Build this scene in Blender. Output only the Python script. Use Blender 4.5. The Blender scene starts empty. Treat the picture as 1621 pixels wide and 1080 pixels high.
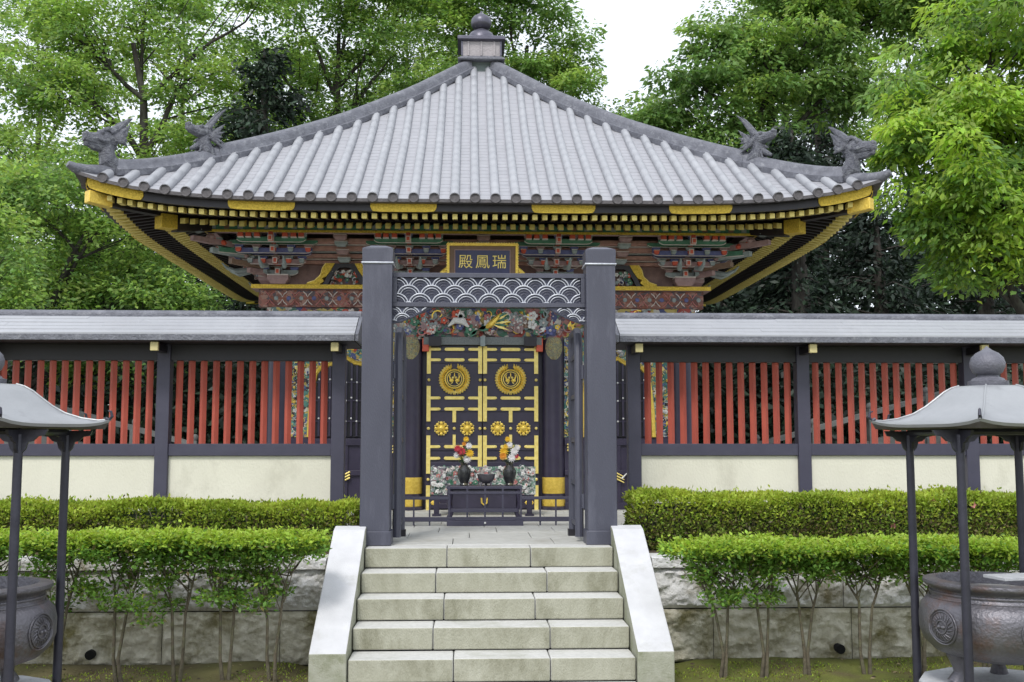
import bpy, math, random
import numpy as np
from mathutils import Vector, noise
R = math.radians
SC = bpy.context.scene
COL = SC.collection
# ---------------------------------------------------------------- camera, world, sun, exposure
F = 1700.0
cd = bpy.data.cameras.new('camera'); cam = bpy.data.objects.new('camera', cd); COL.objects.link(cam)
cd.sensor_fit = 'HORIZONTAL'; cd.sensor_width = 36.0; cd.lens = 36.0 * F / 1621.0
cd.clip_start = 0.05; cd.clip_end = 3000
cam.location = (-0.176, 0.0, 1.7)
cam.rotation_euler = (R(90) + math.atan(160 / F), 0, -math.atan(69.5 / F))
SC.camera = cam
SUN_EL, SUN_AZ = R(50), R(200)
w = bpy.data.worlds.new('World'); SC.world = w; w.use_nodes = True
nt = w.node_tree; nt.nodes.clear()
wo = nt.nodes.new('ShaderNodeOutputWorld'); bg = nt.nodes.new('ShaderNodeBackground'); bg2 = nt.nodes.new('ShaderNodeBackground')
sky = nt.nodes.new('ShaderNodeTexSky'); sky.sky_type = 'NISHITA'; sky.sun_disc = False
sky.sun_elevation = SUN_EL; sky.sun_rotation = SUN_AZ
ad = nt.nodes.new('ShaderNodeAddShader')
nt.links.new(sky.outputs[0], bg.inputs[0]); bg.inputs[1].default_value = 0.05
bg2.inputs[0].default_value = (0.93, 0.96, 1.0, 1); bg2.inputs[1].default_value = 1.05
nt.links.new(bg.outputs[0], ad.inputs[0]); nt.links.new(bg2.outputs[0], ad.inputs[1]); nt.links.new(ad.outputs[0], wo.inputs[0])
sd = bpy.data.lights.new('sun', 'SUN'); sd.energy = 1.9; sd.angle = R(14); sd.color = (1, .97, .92)
so = bpy.data.objects.new('sun', sd); COL.objects.link(so)
dv = Vector((math.sin(SUN_AZ) * math.cos(SUN_EL), math.cos(SUN_AZ) * math.cos(SUN_EL), math.sin(SUN_EL)))
so.rotation_euler = dv.to_track_quat('Z', 'Y').to_euler()
SC.view_settings.view_transform = 'Standard'; SC.view_settings.look = 'None'
SC.view_settings.exposure = 0.15; SC.view_settings.gamma = 1
SC.cycles.max_bounces = 6; SC.cycles.diffuse_bounces = 3; SC.cycles.glossy_bounces = 2
SC.cycles.transmission_bounces = 3; SC.cycles.transparent_max_bounces = 4

# ---------------------------------------------------------------- materials
def mat(name, c1, c2=None, sc=6.0, rough=.6, metal=0.0, bump=0.0, bsc=40.0, detail=5, c3=None, sc3=2.0, t3=.55, spec=.5, stretch=None, isl=0.0):
    m = bpy.data.materials.new(name); m.use_nodes = True
    n = m.node_tree.nodes; L = m.node_tree.links; b = n['Principled BSDF']
    b.inputs['Roughness'].default_value = rough; b.inputs['Metallic'].default_value = metal
    b.inputs['Specular IOR Level'].default_value = spec
    tc = n.new('ShaderNodeTexCoord'); mp = n.new('ShaderNodeMapping'); L.new(tc.outputs['Object'], mp.inputs[0])
    if stretch: mp.inputs['Scale'].default_value = stretch
    if c2 is None: c2 = tuple(x * .75 for x in c1)
    nz = n.new('ShaderNodeTexNoise'); nz.inputs['Scale'].default_value = sc; nz.inputs['Detail'].default_value = detail
    nz.inputs['Roughness'].default_value = .62
    L.new(mp.outputs[0], nz.inputs[0])
    cr = n.new('ShaderNodeValToRGB'); L.new(nz.outputs[0], cr.inputs[0])
    cr.color_ramp.elements[0].position = .32; cr.color_ramp.elements[1].position = .68
    cr.color_ramp.elements[0].color = (*c2, 1); cr.color_ramp.elements[1].color = (*c1, 1)
    out = cr.outputs[0]
    if c3 is not None:
        nz3 = n.new('ShaderNodeTexNoise'); nz3.inputs['Scale'].default_value = sc3; nz3.inputs['Detail'].default_value = 7
        nz3.inputs['Roughness'].default_value = .7
        L.new(mp.outputs[0], nz3.inputs[0])
        mr = n.new('ShaderNodeMapRange'); L.new(nz3.outputs[0], mr.inputs[0])
        mr.inputs[1].default_value = t3 - .07; mr.inputs[2].default_value = t3 + .1
        mx = n.new('ShaderNodeMixRGB'); L.new(mr.outputs[0], mx.inputs[0]); L.new(out, mx.inputs[1]); mx.inputs[2].default_value = (*c3, 1)
        out = mx.outputs[0]
    if isl:
        ge = n.new('ShaderNodeNewGeometry'); mr2 = n.new('ShaderNodeMapRange'); L.new(ge.outputs['Random Per Island'], mr2.inputs[0])
        mr2.inputs[3].default_value = 1 - isl; mr2.inputs[4].default_value = 1 + isl
        hs = n.new('ShaderNodeHueSaturation'); L.new(mr2.outputs[0], hs.inputs['Value']); L.new(out, hs.inputs['Color']); out = hs.outputs[0]
    L.new(out, b.inputs['Base Color'])
    if bump:
        nb = n.new('ShaderNodeTexNoise'); nb.inputs['Scale'].default_value = bsc; nb.inputs['Detail'].default_value = 6
        L.new(mp.outputs[0], nb.inputs[0])
        bp = n.new('ShaderNodeBump'); bp.inputs['Strength'].default_value = bump; bp.inputs['Distance'].default_value = .02
        L.new(nb.outputs[0], bp.inputs['Height']); L.new(bp.outputs[0], b.inputs['Normal'])
    return m

def leafmat(name, c1, c2, trans=.4, clump=.6, var=.3):
    m = bpy.data.materials.new(name); m.use_nodes = True
    n = m.node_tree.nodes; L = m.node_tree.links; b = n['Principled BSDF']; out = n['Material Output']
    tc = n.new('ShaderNodeTexCoord'); nz = n.new('ShaderNodeTexNoise'); nz.inputs['Scale'].default_value = clump; nz.inputs['Detail'].default_value = 3
    L.new(tc.outputs['Object'], nz.inputs[0])
    ge = n.new('ShaderNodeNewGeometry')
    mr = n.new('ShaderNodeMapRange'); L.new(nz.outputs[0], mr.inputs[0]); mr.inputs[1].default_value = .38; mr.inputs[2].default_value = .62
    mx = n.new('ShaderNodeMixRGB'); L.new(mr.outputs[0], mx.inputs[0]); mx.inputs[1].default_value = (*c2, 1); mx.inputs[2].default_value = (*c1, 1)
    mr2 = n.new('ShaderNodeMapRange'); L.new(ge.outputs['Random Per Island'], mr2.inputs[0]); mr2.inputs[3].default_value = 1 - var; mr2.inputs[4].default_value = 1 + var
    mr3 = n.new('ShaderNodeMapRange'); L.new(ge.outputs['Random Per Island'], mr3.inputs[0]); mr3.inputs[3].default_value = .485; mr3.inputs[4].default_value = .515
    hs = n.new('ShaderNodeHueSaturation'); L.new(mr2.outputs[0], hs.inputs['Value']); L.new(mr3.outputs[0], hs.inputs['Hue']); L.new(mx.outputs[0], hs.inputs['Color'])
    L.new(hs.outputs[0], b.inputs['Base Color']); b.inputs['Roughness'].default_value = .5; b.inputs['Specular IOR Level'].default_value = .35
    tr = n.new('ShaderNodeBsdfTranslucent'); g2 = n.new('ShaderNodeMixRGB'); g2.blend_type = 'MULTIPLY'; g2.inputs[0].default_value = 1
    L.new(hs.outputs[0], g2.inputs[1]); g2.inputs[2].default_value = (1.15, 1.2, .8, 1); L.new(g2.outputs[0], tr.inputs[0])
    ms = n.new('ShaderNodeMixShader'); ms.inputs[0].default_value = trans
    L.new(b.outputs[0], ms.inputs[1]); L.new(tr.outputs[0], ms.inputs[2]); L.new(ms.outputs[0], out.inputs[0])
    return m

def paintmat(name, cols, sc=14.0, rough=.6, bump=.25, stretch=None):
    """many-coloured carved or painted ornament"""
    m = bpy.data.materials.new(name); m.use_nodes = True
    n = m.node_tree.nodes; L = m.node_tree.links; b = n['Principled BSDF']; b.inputs['Roughness'].default_value = rough
    tc = n.new('ShaderNodeTexCoord'); mp = n.new('ShaderNodeMapping'); L.new(tc.outputs['Object'], mp.inputs[0])
    if stretch: mp.inputs['Scale'].default_value = stretch
    nz = n.new('ShaderNodeTexNoise'); nz.inputs['Scale'].default_value = sc * .8; L.new(mp.outputs[0], nz.inputs[0])
    mx = n.new('ShaderNodeMixRGB'); mx.inputs[0].default_value = .12; L.new(mp.outputs[0], mx.inputs[1]); L.new(nz.outputs[1], mx.inputs[2])
    vo = n.new('ShaderNodeTexVoronoi'); vo.inputs['Scale'].default_value = sc; L.new(mx.outputs[0], vo.inputs[0])
    sp = n.new('ShaderNodeSeparateColor'); L.new(vo.outputs['Color'], sp.inputs[0])
    cr = n.new('ShaderNodeValToRGB'); cr.color_ramp.interpolation = 'CONSTANT'; e = cr.color_ramp.elements
    while len(e) < len(cols): e.new(1)
    for i, c in enumerate(cols): e[i].position = i / len(cols); e[i].color = (*c, 1)
    L.new(sp.outputs[0], cr.inputs[0]); L.new(cr.outputs[0], b.inputs['Base Color'])
    bp = n.new('ShaderNodeBump'); bp.inputs['Strength'].default_value = bump; bp.inputs['Distance'].default_value = .02; bp.invert = True
    L.new(vo.outputs[0], bp.inputs['Height']); L.new(bp.outputs[0], b.inputs['Normal'])
    return m

M = {}
M['lacquer'] = mat('black_lacquer', (.040, .034, .062), (.030, .026, .048), 9, .35, 0, .03, 60)
M['dark'] = mat('dark_timber', (.018, .015, .022), (.011, .010, .014), 12, .45, 0, .04, 60)
M['gate'] = mat('blue_grey_paint', (.070, .072, .100), (.059, .061, .086), 5, .42, 0, .14, 160, c3=(.10, .103, .135), sc3=4, t3=.60, stretch=(1, 1, .25), detail=9)
M['gatelite'] = mat('pale_wave_metal', (.62, .64, .70), (.42, .44, .5), 30, .4, .2)
M['gatemid'] = mat('wave_backing', (.075, .08, .125), (.055, .06, .10), 14, .5)
M['fence'] = mat('fence_paint', (.058, .056, .088), (.047, .045, .074), 7, .5, 0, .06, 120)
M['fencedark'] = mat('fence_beam_paint', (.012, .011, .018), (.008, .008, .012), 8, .45)
M['red'] = mat('red_slat_paint', (.50, .112, .075), (.37, .080, .058), 7, .5, 0, .1, 60, stretch=(1, 1, .35))
M['plaster'] = mat('cream_plaster', (.74, .72, .60), (.67, .65, .54), 2.2, .9, 0, .2, 60, c3=(.55, .53, .43), sc3=1.7, t3=.64, stretch=(1, 1, .6), detail=8)
M['tile'] = mat('grey_copper_tile', (.372, .38, .405), (.33, .337, .362), 3, .42, .1, .12, 50, c3=(.40, .405, .43), sc3=2, t3=.6, stretch=(1, .4, .4))
M['tileflat'] = mat('grey_pan_tile', (.375, .377, .405), (.33, .332, .358), 6, .5, .05, .15, 60, c3=(.375, .375, .40), sc3=5, t3=.56)
M['cap'] = mat('tile_end', (.115, .105, .11), (.075, .07, .075), 26, .6, .1, .4, 40)
M['ridge'] = mat('ridge_bronze', (.175, .18, .21), (.105, .108, .13), 9, .55, .15, .5, 45, c3=(.24, .245, .27), sc3=14, t3=.6)
M['dragon'] = mat('dragon_bronze', (.17, .175, .20), (.075, .078, .10), 22, .5, .25, 1, 75, c3=(.27, .28, .30), sc3=18, t3=.6)
M['verdi'] = mat('verdigris', (.16, .20, .19), (.11, .135, .13), 10, .6, .1, .2, 40)
M['fincap'] = mat('finial_bronze', (.13, .125, .16), (.09, .088, .115), 8, .4, .5, .1, 30)
M['finbox'] = mat('finial_copper_sheet', (.36, .33, .34), (.27, .25, .26), 9, .5, .2, .3, 40)
M['gold'] = mat('gilt_metal', (.95, .70, .14), (.76, .52, .08), 30, .36, .5, .35, 70)
M['goldpale'] = mat('pale_gilt', (.96, .80, .28), (.80, .62, .16), 18, .42, .3, .1, 60)
M['goldplate'] = mat('engraved_gilt', (.88, .64, .09), (.55, .38, .045), 55, .42, .45, .6, 90)
M['goldraft'] = mat('gilt_rafter_end', (.84, .72, .24), (.66, .52, .14), 25, .5, .2)
M['cream'] = mat('cream_beam_end', (.60, .52, .26), (.48, .42, .20), 12, .7)
M['brown'] = mat('rafter_lacquer', (.020, .012, .014), (.014, .010, .012), 10, .4)
M['redp'] = mat('vermilion_paint', (.68, .12, .06), (.48, .08, .045), 20, .6)
M['greenp'] = mat('green_paint', (.08, .24, .15), (.05, .16, .10), 18, .6)
M['bluep'] = mat('indigo_paint', (.13, .15, .34), (.08, .09, .22), 18, .6)
M['mauve'] = mat('mauve_paint', (.38, .25, .24), (.26, .17, .17), 18, .6)
M['greyp'] = mat('grey_green_paint', (.32, .37, .37), (.21, .25, .25), 18, .6)
M['trim'] = mat('pale_outline_paint', (.68, .63, .58), (.55, .5, .47), 18, .6)
M['white'] = mat('white_paint', (.75, .75, .72), (.62, .62, .6), 18, .6)
M['pink'] = mat('pink_paint', (.55, .22, .20), (.42, .15, .14), 18, .6)
PAL = [(.30, .05, .035), (.05, .14, .09), (.05, .06, .15), (.42, .33, .10), (.30, .14, .12), (.10, .16, .15), (.45, .43, .38), (.13, .09, .11), (.06, .045, .04)]
M['frieze'] = paintmat('painted_carving', PAL, 15, .6, .5)
M['bandp'] = mat('brown_red_band_paint', (.55, .32, .26), (.35, .19, .16), 14, .7)
M['wallp'] = mat('bracket_wall_paint', (.34, .22, .20), (.20, .13, .125), 9, .7)
M['brocade'] = paintmat('brocade_paint', [(.24, .09, .06), (.15, .06, .05), (.30, .13, .10), (.11, .09, .10), (.2, .10, .08), (.34, .2, .16)], 20, .7, .3, (1, 1, 1.4))
M['strip'] = paintmat('painted_strip', [(.55, .42, .08), (.07, .22, .18), (.08, .10, .25), (.62, .60, .52), (.05, .04, .05), (.10, .26, .22), (.48, .35, .1)], 30, .6, .4)
M['lobe'] = paintmat('lobe_paint', [(.22, .20, .09), (.34, .32, .18), (.15, .2, .17), (.40, .33, .12), (.2, .14, .1)], 60, .6, .3)
M['greyband'] = mat('speckled_grey_paint', (.22, .235, .23), (.12, .14, .14), 70, .7)
M['lowcarve'] = paintmat('pale_painted_relief', [(.45, .47, .43), (.14, .28, .20), (.30, .2, .22), (.08, .17, .13), (.55, .54, .52), (.18, .16, .2), (.2, .34, .26)], 34, .6, .5)
M['navy'] = mat('navy_lacquer', (.05, .056, .15), (.035, .04, .11), 12, .35)
M['frame'] = mat('plaque_moulding', (.24, .15, .10), (.17, .11, .075), 16, .5)
M['stone'] = mat('stair_granite_top', (.60, .595, .57), (.50, .495, .47), 30, .8, 0, .25, 120, c3=(.42, .42, .37), sc3=2.2, t3=.60)
M['riser'] = mat('stained_granite', (.40, .395, .315), (.31, .305, .23), 9, .85, 0, .5, 110, c3=(.22, .215, .15), sc3=3.0, t3=.57, stretch=(1, 1, .5))
M['cheek'] = mat('pale_granite', (.61, .61, .625), (.52, .52, .535), 5, .8, 0, .2, 130, c3=(.44, .44, .42), sc3=2.0, t3=.6)
M['cheekend'] = mat('mossy_granite', (.40, .40, .33), (.29, .30, .22), 9, .85, 0, .3, 90, c3=(.20, .215, .13), sc3=3.5, t3=.56)
M['pave'] = mat('paving_granite', (.52, .52, .49), (.43, .43, .40), 12, .8, 0, .15, 90, c3=(.36, .35, .31), sc3=1.8, t3=.6)
M['rough'] = mat('rough_stone', (.70, .69, .69), (.52, .51, .50), 9, .95, 0, 1, 30, c3=(.24, .21, .14), sc3=3.0, t3=.58, detail=8)
M['roughlow'] = mat('mossy_rough_stone', (.62, .59, .50), (.42, .39, .30), 8, .95, 0, 1, 28, c3=(.17, .15, .06), sc3=2.6, t3=.53, detail=8)
M['moss'] = mat('moss_and_soil', (.155, .16, .04), (.09, .065, .035), 1.6, 1, 0, .8, 30, c3=(.085, .058, .035), sc3=.8, t3=.56, detail=9)
M['soil'] = mat('bed_soil', (.09, .062, .04), (.05, .035, .024), 5, 1, 0, .8, 30)
M['mossr'] = mat('bright_moss', (.17, .185, .03), (.10, .11, .022), 3, 1, 0, .9, 60, c3=(.12, .085, .045), sc3=2.0, t3=.57, detail=9)
M['wetpave'] = mat('forecourt_stone', (.34, .33, .31), (.26, .25, .23), 6, .8, 0, .2, 60)
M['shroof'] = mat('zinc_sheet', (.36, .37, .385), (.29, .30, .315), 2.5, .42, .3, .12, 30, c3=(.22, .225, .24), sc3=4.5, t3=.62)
M['shunder'] = mat('dark_zinc_underside', (.10, .09, .085), (.06, .055, .05), 12, .6, .2, .2, 40)  # darker zinc colour on the underside of the shelter roofs
M['bronze'] = mat('dark_bronze_post', (.060, .060, .082), (.042, .042, .058), 9, .38, .5, .06, 60)
M['jewel'] = mat('grey_bronze', (.17, .17, .20), (.12, .12, .145), 12, .5, .3, .35, 90)
M['urn'] = mat('aged_bronze', (.185, .18, .20), (.105, .10, .115), 4, .42, .5, .3, 60, c3=(.17, .105, .085), sc3=3.2, t3=.57)
M['farstone'] = mat('dark_stone', (.17, .175, .17), (.11, .115, .11), 8, .9, 0, .3, 40)  # dark grey stone of the balustrades behind the fences
M['ash'] = mat('burner_ash', (.35, .34, .32), None, 20, 1)
M['ped'] = mat('pedestal_stone', (.50, .51, .53), (.40, .41, .43), 20, .8, 0, .2, 90)
M['bark'] = mat('bark', (.055, .048, .042), (.028, .024, .021), 12, .95, 0, .9, 30, c3=(.085, .085, .07), sc3=5, t3=.58, stretch=(1, 1, .3))
M['barkgreen'] = mat('shrub_bark', (.16, .135, .095), (.08, .066, .045), 18, .95, 0, .6, 60, c3=(.13, .14, .07), sc3=9, t3=.55)
M['vase'] = mat('dark_glazed_vase', (.075, .08, .08), (.03, .03, .035), 14, .2, .4, c3=(.32, .28, .13), sc3=10, t3=.60)
M['petalR'] = mat('red_petal', (.55, .05, .07), (.42, .03, .05), 30, .6)
M['petalY'] = mat('yellow_petal', (.80, .52, .03), (.68, .4, .02), 30, .6)
M['petalW'] = mat('white_petal', (.78, .76, .75), (.65, .63, .63), 30, .6)
M['petalO'] = mat('orange_petal', (.75, .30, .03), None, 30, .6)
M['stalk'] = mat('green_stalk', (.07, .16, .04), None, 30, .6)
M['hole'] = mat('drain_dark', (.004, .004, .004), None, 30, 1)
M['window'] = mat('window_dark', (.012, .012, .018), None, 10, .4)
M['litter'] = mat('dry_leaf', (.34, .27, .16), (.22, .16, .09), 9, .8)
# leaves
M['lfA'] = leafmat('leaf_bright_maple', (.38, .52, .13), (.24, .37, .085), .5)
M['lfB'] = leafmat('leaf_mid_green', (.22, .35, .10), (.125, .225, .065), .45)
M['lfC'] = leafmat('leaf_dark_green', (.050, .085, .048), (.024, .045, .030), .22)
M['lfD'] = leafmat('needle_dark', (.024, .040, .026), (.012, .021, .016), .1)
M['lfE'] = leafmat('leaf_fresh_green', (.44, .60, .09), (.26, .42, .055), .5)
M['hgY'] = leafmat('hedge_young_leaf', (.44, .52, .07), (.29, .38, .045), .38, 3.0)
M['hgM'] = leafmat('hedge_leaf', (.26, .35, .055), (.16, .25, .035), .38, 3.0)
M['hgB'] = leafmat('hedge_old_leaf', (.17, .14, .055), (.09, .09, .035), .25, 4.0)
M['shY'] = leafmat('shrub_young_leaf', (.42, .53, .07), (.28, .41, .05), .4, 3.0)
M['shM'] = leafmat('shrub_leaf', (.21, .36, .07), (.13, .25, .045), .42, 3.0)

# ---------------------------------------------------------------- mesh helpers
def world_loc(o):
    v = Vector((0, 0, 0))
    while o is not None: v += o.location; o = o.parent
    return v

class MB:
    def __init__(s): s.v = []; s.f = []; s.m = []; s.mats = []
    def mi(s, m):
        if m not in s.mats: s.mats.append(m)
        return s.mats.index(m)
    def add(s, vs, fs, m):
        o = len(s.v); s.v += [tuple(x) for x in vs]; k = s.mi(m)
        for f in fs: s.f.append([i + o for i in f]); s.m.append(k)
    def hexa(s, p, m, mf=None, mt=None):   # p: 4 bottom + 4 top points
        F_ = [(0, 3, 2, 1), (4, 5, 6, 7), (0, 1, 5, 4), (1, 2, 6, 5), (2, 3, 7, 6), (3, 0, 4, 7)]
        o = len(s.v); s.v += [tuple(x) for x in p]
        for i, f in enumerate(F_):
            s.f.append([a + o for a in f]); s.m.append(s.mi(mf if (mf and i == 2) else (mt if (mt and i == 1) else m)))
    def box(s, x0, x1, y0, y1, z0, z1, m, mf=None, mt=None):   # mf = material of the face towards -Y
        s.hexa([(x0, y0, z0), (x1, y0, z0), (x1, y1, z0), (x0, y1, z0), (x0, y0, z1), (x1, y0, z1), (x1, y1, z1), (x0, y1, z1)], m, mf, mt)
    def tube(s, pts, rad, m, n=8, caps=True, flat=1.0):
        pts = [Vector(p) for p in pts]
        if not hasattr(rad, '__len__'): rad = [rad] * len(pts)
        up = Vector((0, 0, 1)); rings = []
        prev = None
        for i, p in enumerate(pts):
            t = (pts[min(i + 1, len(pts) - 1)] - pts[max(i - 1, 0)])
            if t.length < 1e-9: t = Vector((0, 0, 1))
            t.normalize()
            if prev is None:
                a = t.cross(up)
                if a.length < .2: a = t.cross(Vector((1, 0, 0)))
            else:
                a = prev - t * prev.dot(t)
                if a.length < 1e-6: a = t.cross(up)
            a.normalize(); prev = a; b = a.cross(t)
            rings.append([p + (a * math.cos(2 * math.pi * k / n) + b * math.sin(2 * math.pi * k / n) * flat) * rad[i] for k in range(n)])
        vs = [v for r in rings for v in r]; fs = []
        for i in range(len(rings) - 1):
            for k in range(n):
                fs.append((i * n + k, i * n + (k + 1) % n, (i + 1) * n + (k + 1) % n, (i + 1) * n + k))
        if caps: fs.append(list(range(n))[::-1]); fs.append([(len(rings) - 1) * n + k for k in range(n)])
        s.add(vs, fs, m)
    def lathe(s, prof, c, m, n=24, rot=0.0, sx=1, sy=1):
        vs = []; fs = []
        for r, z in prof:
            for k in range(n):
                a = rot + 2 * math.pi * k / n; vs.append((c[0] + r * math.cos(a) * sx, c[1] + r * math.sin(a) * sy, c[2] + z))
        for i in range(len(prof) - 1):
            for k in range(n): fs.append((i * n + k, i * n + (k + 1) % n, (i + 1) * n + (k + 1) % n, (i + 1) * n + k))
        fs.append(list(range(n))[::-1]); fs.append([(len(prof) - 1) * n + k for k in range(n)])
        s.add(vs, fs, m)
    def ball(s, c, r, m, n=8, sc=(1, 1, 1)):
        vs = []; fs = []; h = max(4, n // 2)
        for i in range(1, h):
            a = math.pi * i / h
            for k in range(n):
                b = 2 * math.pi * k / n
                vs.append((c[0] + r * sc[0] * math.sin(a) * math.cos(b), c[1] + r * sc[1] * math.sin(a) * math.sin(b), c[2] + r * sc[2] * math.cos(a)))
        t = len(vs); vs += [(c[0], c[1], c[2] + r * sc[2]), (c[0], c[1], c[2] - r * sc[2])]
        for i in range(h - 2):
            for k in range(n): fs.append((i * n + k, (i + 1) * n + k, (i + 1) * n + (k + 1) % n, i * n + (k + 1) % n))
        for k in range(n):
            fs.append((t, k, (k + 1) % n)); fs.append((t + 1, (h - 2) * n + (k + 1) % n, (h - 2) * n + k))
        s.add(vs, fs, m)
    def prism(s, poly, y0, y1, m, mf=None):   # poly in (x, z), extruded along y; listed anticlockwise seen from -Y
        n = len(poly); vs = [(x, y0, z) for x, z in poly] + [(x, y1, z) for x, z in poly]
        s.add(vs, [list(range(n))], mf or m)
        o = len(s.v) - 2 * n; k = s.mi(m)
        s.f.append([o + n + i for i in range(n)][::-1]); s.m.append(k)
        for i in range(n): s.f.append([o + i, o + n + i, o + n + (i + 1) % n, o + (i + 1) % n]); s.m.append(k)
    def into(s, b):
        o = len(b.v); b.v += s.v; b.f += [[i + o for i in f] for f in s.f]; mm = [b.mi(m) for m in s.mats]; b.m += [mm[i] for i in s.m]
    def leaf(s, c, d, up_, L_, W_, m):
        c = Vector(c); d = Vector(d).normalized(); n_ = Vector(up_)
        side = d.cross(n_).normalized() * W_ / 2
        s.add([c, c + d * L_ * .45 + side, c + d * L_, c + d * L_ * .45 - side], [(0, 1, 2, 3)], m)
    def build(s, name, parent=None, smooth=30, bevel=0, fn=None):
        off = world_loc(parent) if parent else Vector((0, 0, 0))
        me = bpy.data.meshes.new(name)
        vv = [(fn(v) if fn else v) for v in s.v]
        me.from_pydata([(v[0] - off.x, v[1] - off.y, v[2] - off.z) for v in vv], [], s.f)
        for m in s.mats: me.materials.append(M[m])
        me.polygons.foreach_set('material_index', s.m)
        if smooth:
            me.polygons.foreach_set('use_smooth', [True] * len(s.f)); me.set_sharp_from_angle(angle=R(smooth))
        me.update(); o = bpy.data.objects.new(name, me); COL.objects.link(o)
        if parent: o.parent = parent
        if bevel:
            b = o.modifiers.new('bevel', 'BEVEL'); b.width = bevel; b.segments = 2; b.limit_method = 'ANGLE'; b.angle_limit = R(40)
        return o

def empty(name, loc, label, cat, group=None):
    o = bpy.data.objects.new(name, None); COL.objects.link(o); o.location = loc; o.empty_display_size = .2
    return tag(o, label, cat, group)
def tag(o, label=None, cat=None, group=None, kind=None):
    if label: o['label'] = label
    if cat: o['category'] = cat
    if group: o['group'] = group
    if kind: o['kind'] = kind
    return o
def copy_tree(o, parent=None):
    c = o.copy(); COL.objects.link(c); c.parent = parent
    for ch in list(o.children): copy_tree(ch, c)
    return c
def rot4(v, k, cx=0.0, cy=15.6):
    x, y = v[0] - cx, v[1] - cy
    for _ in range(k): x, y = -y, x
    return (x + cx, y + cy, v[2])

# ---------------------------------------------------------------- setting: ground, terrace, paving
TZ = .80
b = MB()
nx, ny = 60, 40
xs = [-300, -60] + [-9 + 18 * i / 90 for i in range(91)] + [60, 300]
ys = [-60, 0] + [2 + 6.6 * i / 40 for i in range(41)] + [60, 400]
def gz(x, y):
    if 3 < y < 8.6 and 1.45 < abs(x) < 8.5: return .03 * noise.noise(Vector((x * 1.4, y * 1.4, 0))) + .012 * noise.noise(Vector((x * 7, y * 7, 3))) + .03 * max(0, (y - 6.5) / 2)
    return -.01
vs = [(x, y, gz(x, y)) for y in ys for x in xs]; W_ = len(xs)
fs = [(j * W_ + i, j * W_ + i + 1, (j + 1) * W_ + i + 1, (j + 1) * W_ + i) for j in range(len(ys) - 1) for i in range(W_ - 1)]
b.add(vs, fs, 'moss')
for i, f in enumerate(b.f):
    if sum(b.v[k][0] for k in f) / 4 > 1.2: b.m[i] = b.mi('mossr')
tag(b.build('ground', smooth=60), kind='structure')
b = MB(); b.box(-1.22, 1.22, -3, 7.26, -.2, .045, 'wetpave'); tag(b.build('path', bevel=.01), kind='structure')
b = MB()
for sx in (-1, 1):
    x0, x1 = sorted((sx * 1.27, sx * 60)); b.box(x0, x1, 8.78, 60, -.1, TZ, 'soil')
tag(b.build('terrace_bed'), kind='structure')
b = MB(); random.seed(5)
b.box(-1.26, 1.26, 9.04, 60, 0, .80, 'pave')
yy = 8.98
for row in range(9):
    y2 = yy + random.choice((.42, .55, .6)); x = -1.26 if row % 2 else -1.0
    if x > -1.26: b.box(-1.256, x - .004, yy + .003, y2 - .003, .75, .86, 'pave')
    while x < 1.25:
        x2 = min(1.256, x + random.choice((.55, .7, .85)))
        if x2 - x > .05: b.box(x + .003, x2 - .003, yy + .003, y2 - .003, .75, .86 + random.uniform(-.001, .001), 'pave')
        x = x2
    yy = y2
b.box(-9, -1.264, 9.62, 22, .5, .852, 'pave'); b.box(1.264, 9, 9.62, 22, .5, .852, 'pave'); b.box(-1.26, 1.26, yy + .003, 22, .5, .858, 'pave')
tag(b.build('terrace_paving', bevel=.004), kind='structure')

# ---------------------------------------------------------------- staircase
st = empty('stone_staircase', (0, 7.3, 0), 'pale weathered stone steps rising to the grey gate between two sloping side slabs', 'stairs')
levels = [.86, .70, .54, .378, .215, .052]; fy = [8.72, 8.43, 8.145, 7.86, 7.57, 7.28]
joints = [[(-.34), .33], [-.42, .44], [-.35, .33], [-.42, .42], [-.27, .40], [-.5, .2]]
random.seed(3)
for k in range(6):
    b = MB(); z = levels[k]; xs = [-.995] + joints[k] + [.995]
    for i in range(3):
        dz = random.uniform(-.004, .002)
        b.box(xs[i] + .003, xs[i + 1] - .003, fy[k] + random.uniform(-.004, .004), fy[k] + (.31 if k else .31), z - .155, z + dz, 'stone', mf='riser')
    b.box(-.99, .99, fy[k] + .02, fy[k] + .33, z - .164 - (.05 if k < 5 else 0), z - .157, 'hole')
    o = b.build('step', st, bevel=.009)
b = MB(); b.hexa([(-.99, 7.65, -.1), (.99, 7.65, -.1), (.99, 9.03, -.1), (-.99, 9.03, -.1), (-.99, 7.65, .01), (.99, 7.65, .01), (.99, 9.03, .66), (-.99, 9.03, .66)], 'riser'); b.build('stair_core', st)
for sx in (-1, 1):
    b = MB(); a, c = sx * 1.0, sx * 1.255
    x0, x1 = min(a, c), max(a, c)
    P = [(7.53, -.1), (7.53, .262), (8.80, .995), (8.93, 1.02), (8.93, -.1)]
    n = len(P); vs = [(x0, y, z) for y, z in P] + [(x1, y, z) for y, z in P]
    b.add(vs, [(0, 1, n + 1, n)], 'cheekend'); o = 0
    k = b.mi('cheek')
    for f in ((1, 2, n + 2, n + 1), (2, 3, n + 3, n + 2)): b.f.append(list(f)); b.m.append(k)
    k = b.mi('cheekend')
    for f in ((3, 4, n + 4, n + 3), (0, 4, 3, 2, 1), (n, n + 1, n + 2, n + 3, n + 4)): b.f.append(list(f)); b.m.append(k)
    b.build('side_slab', st, bevel=.008, smooth=0)

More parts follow.
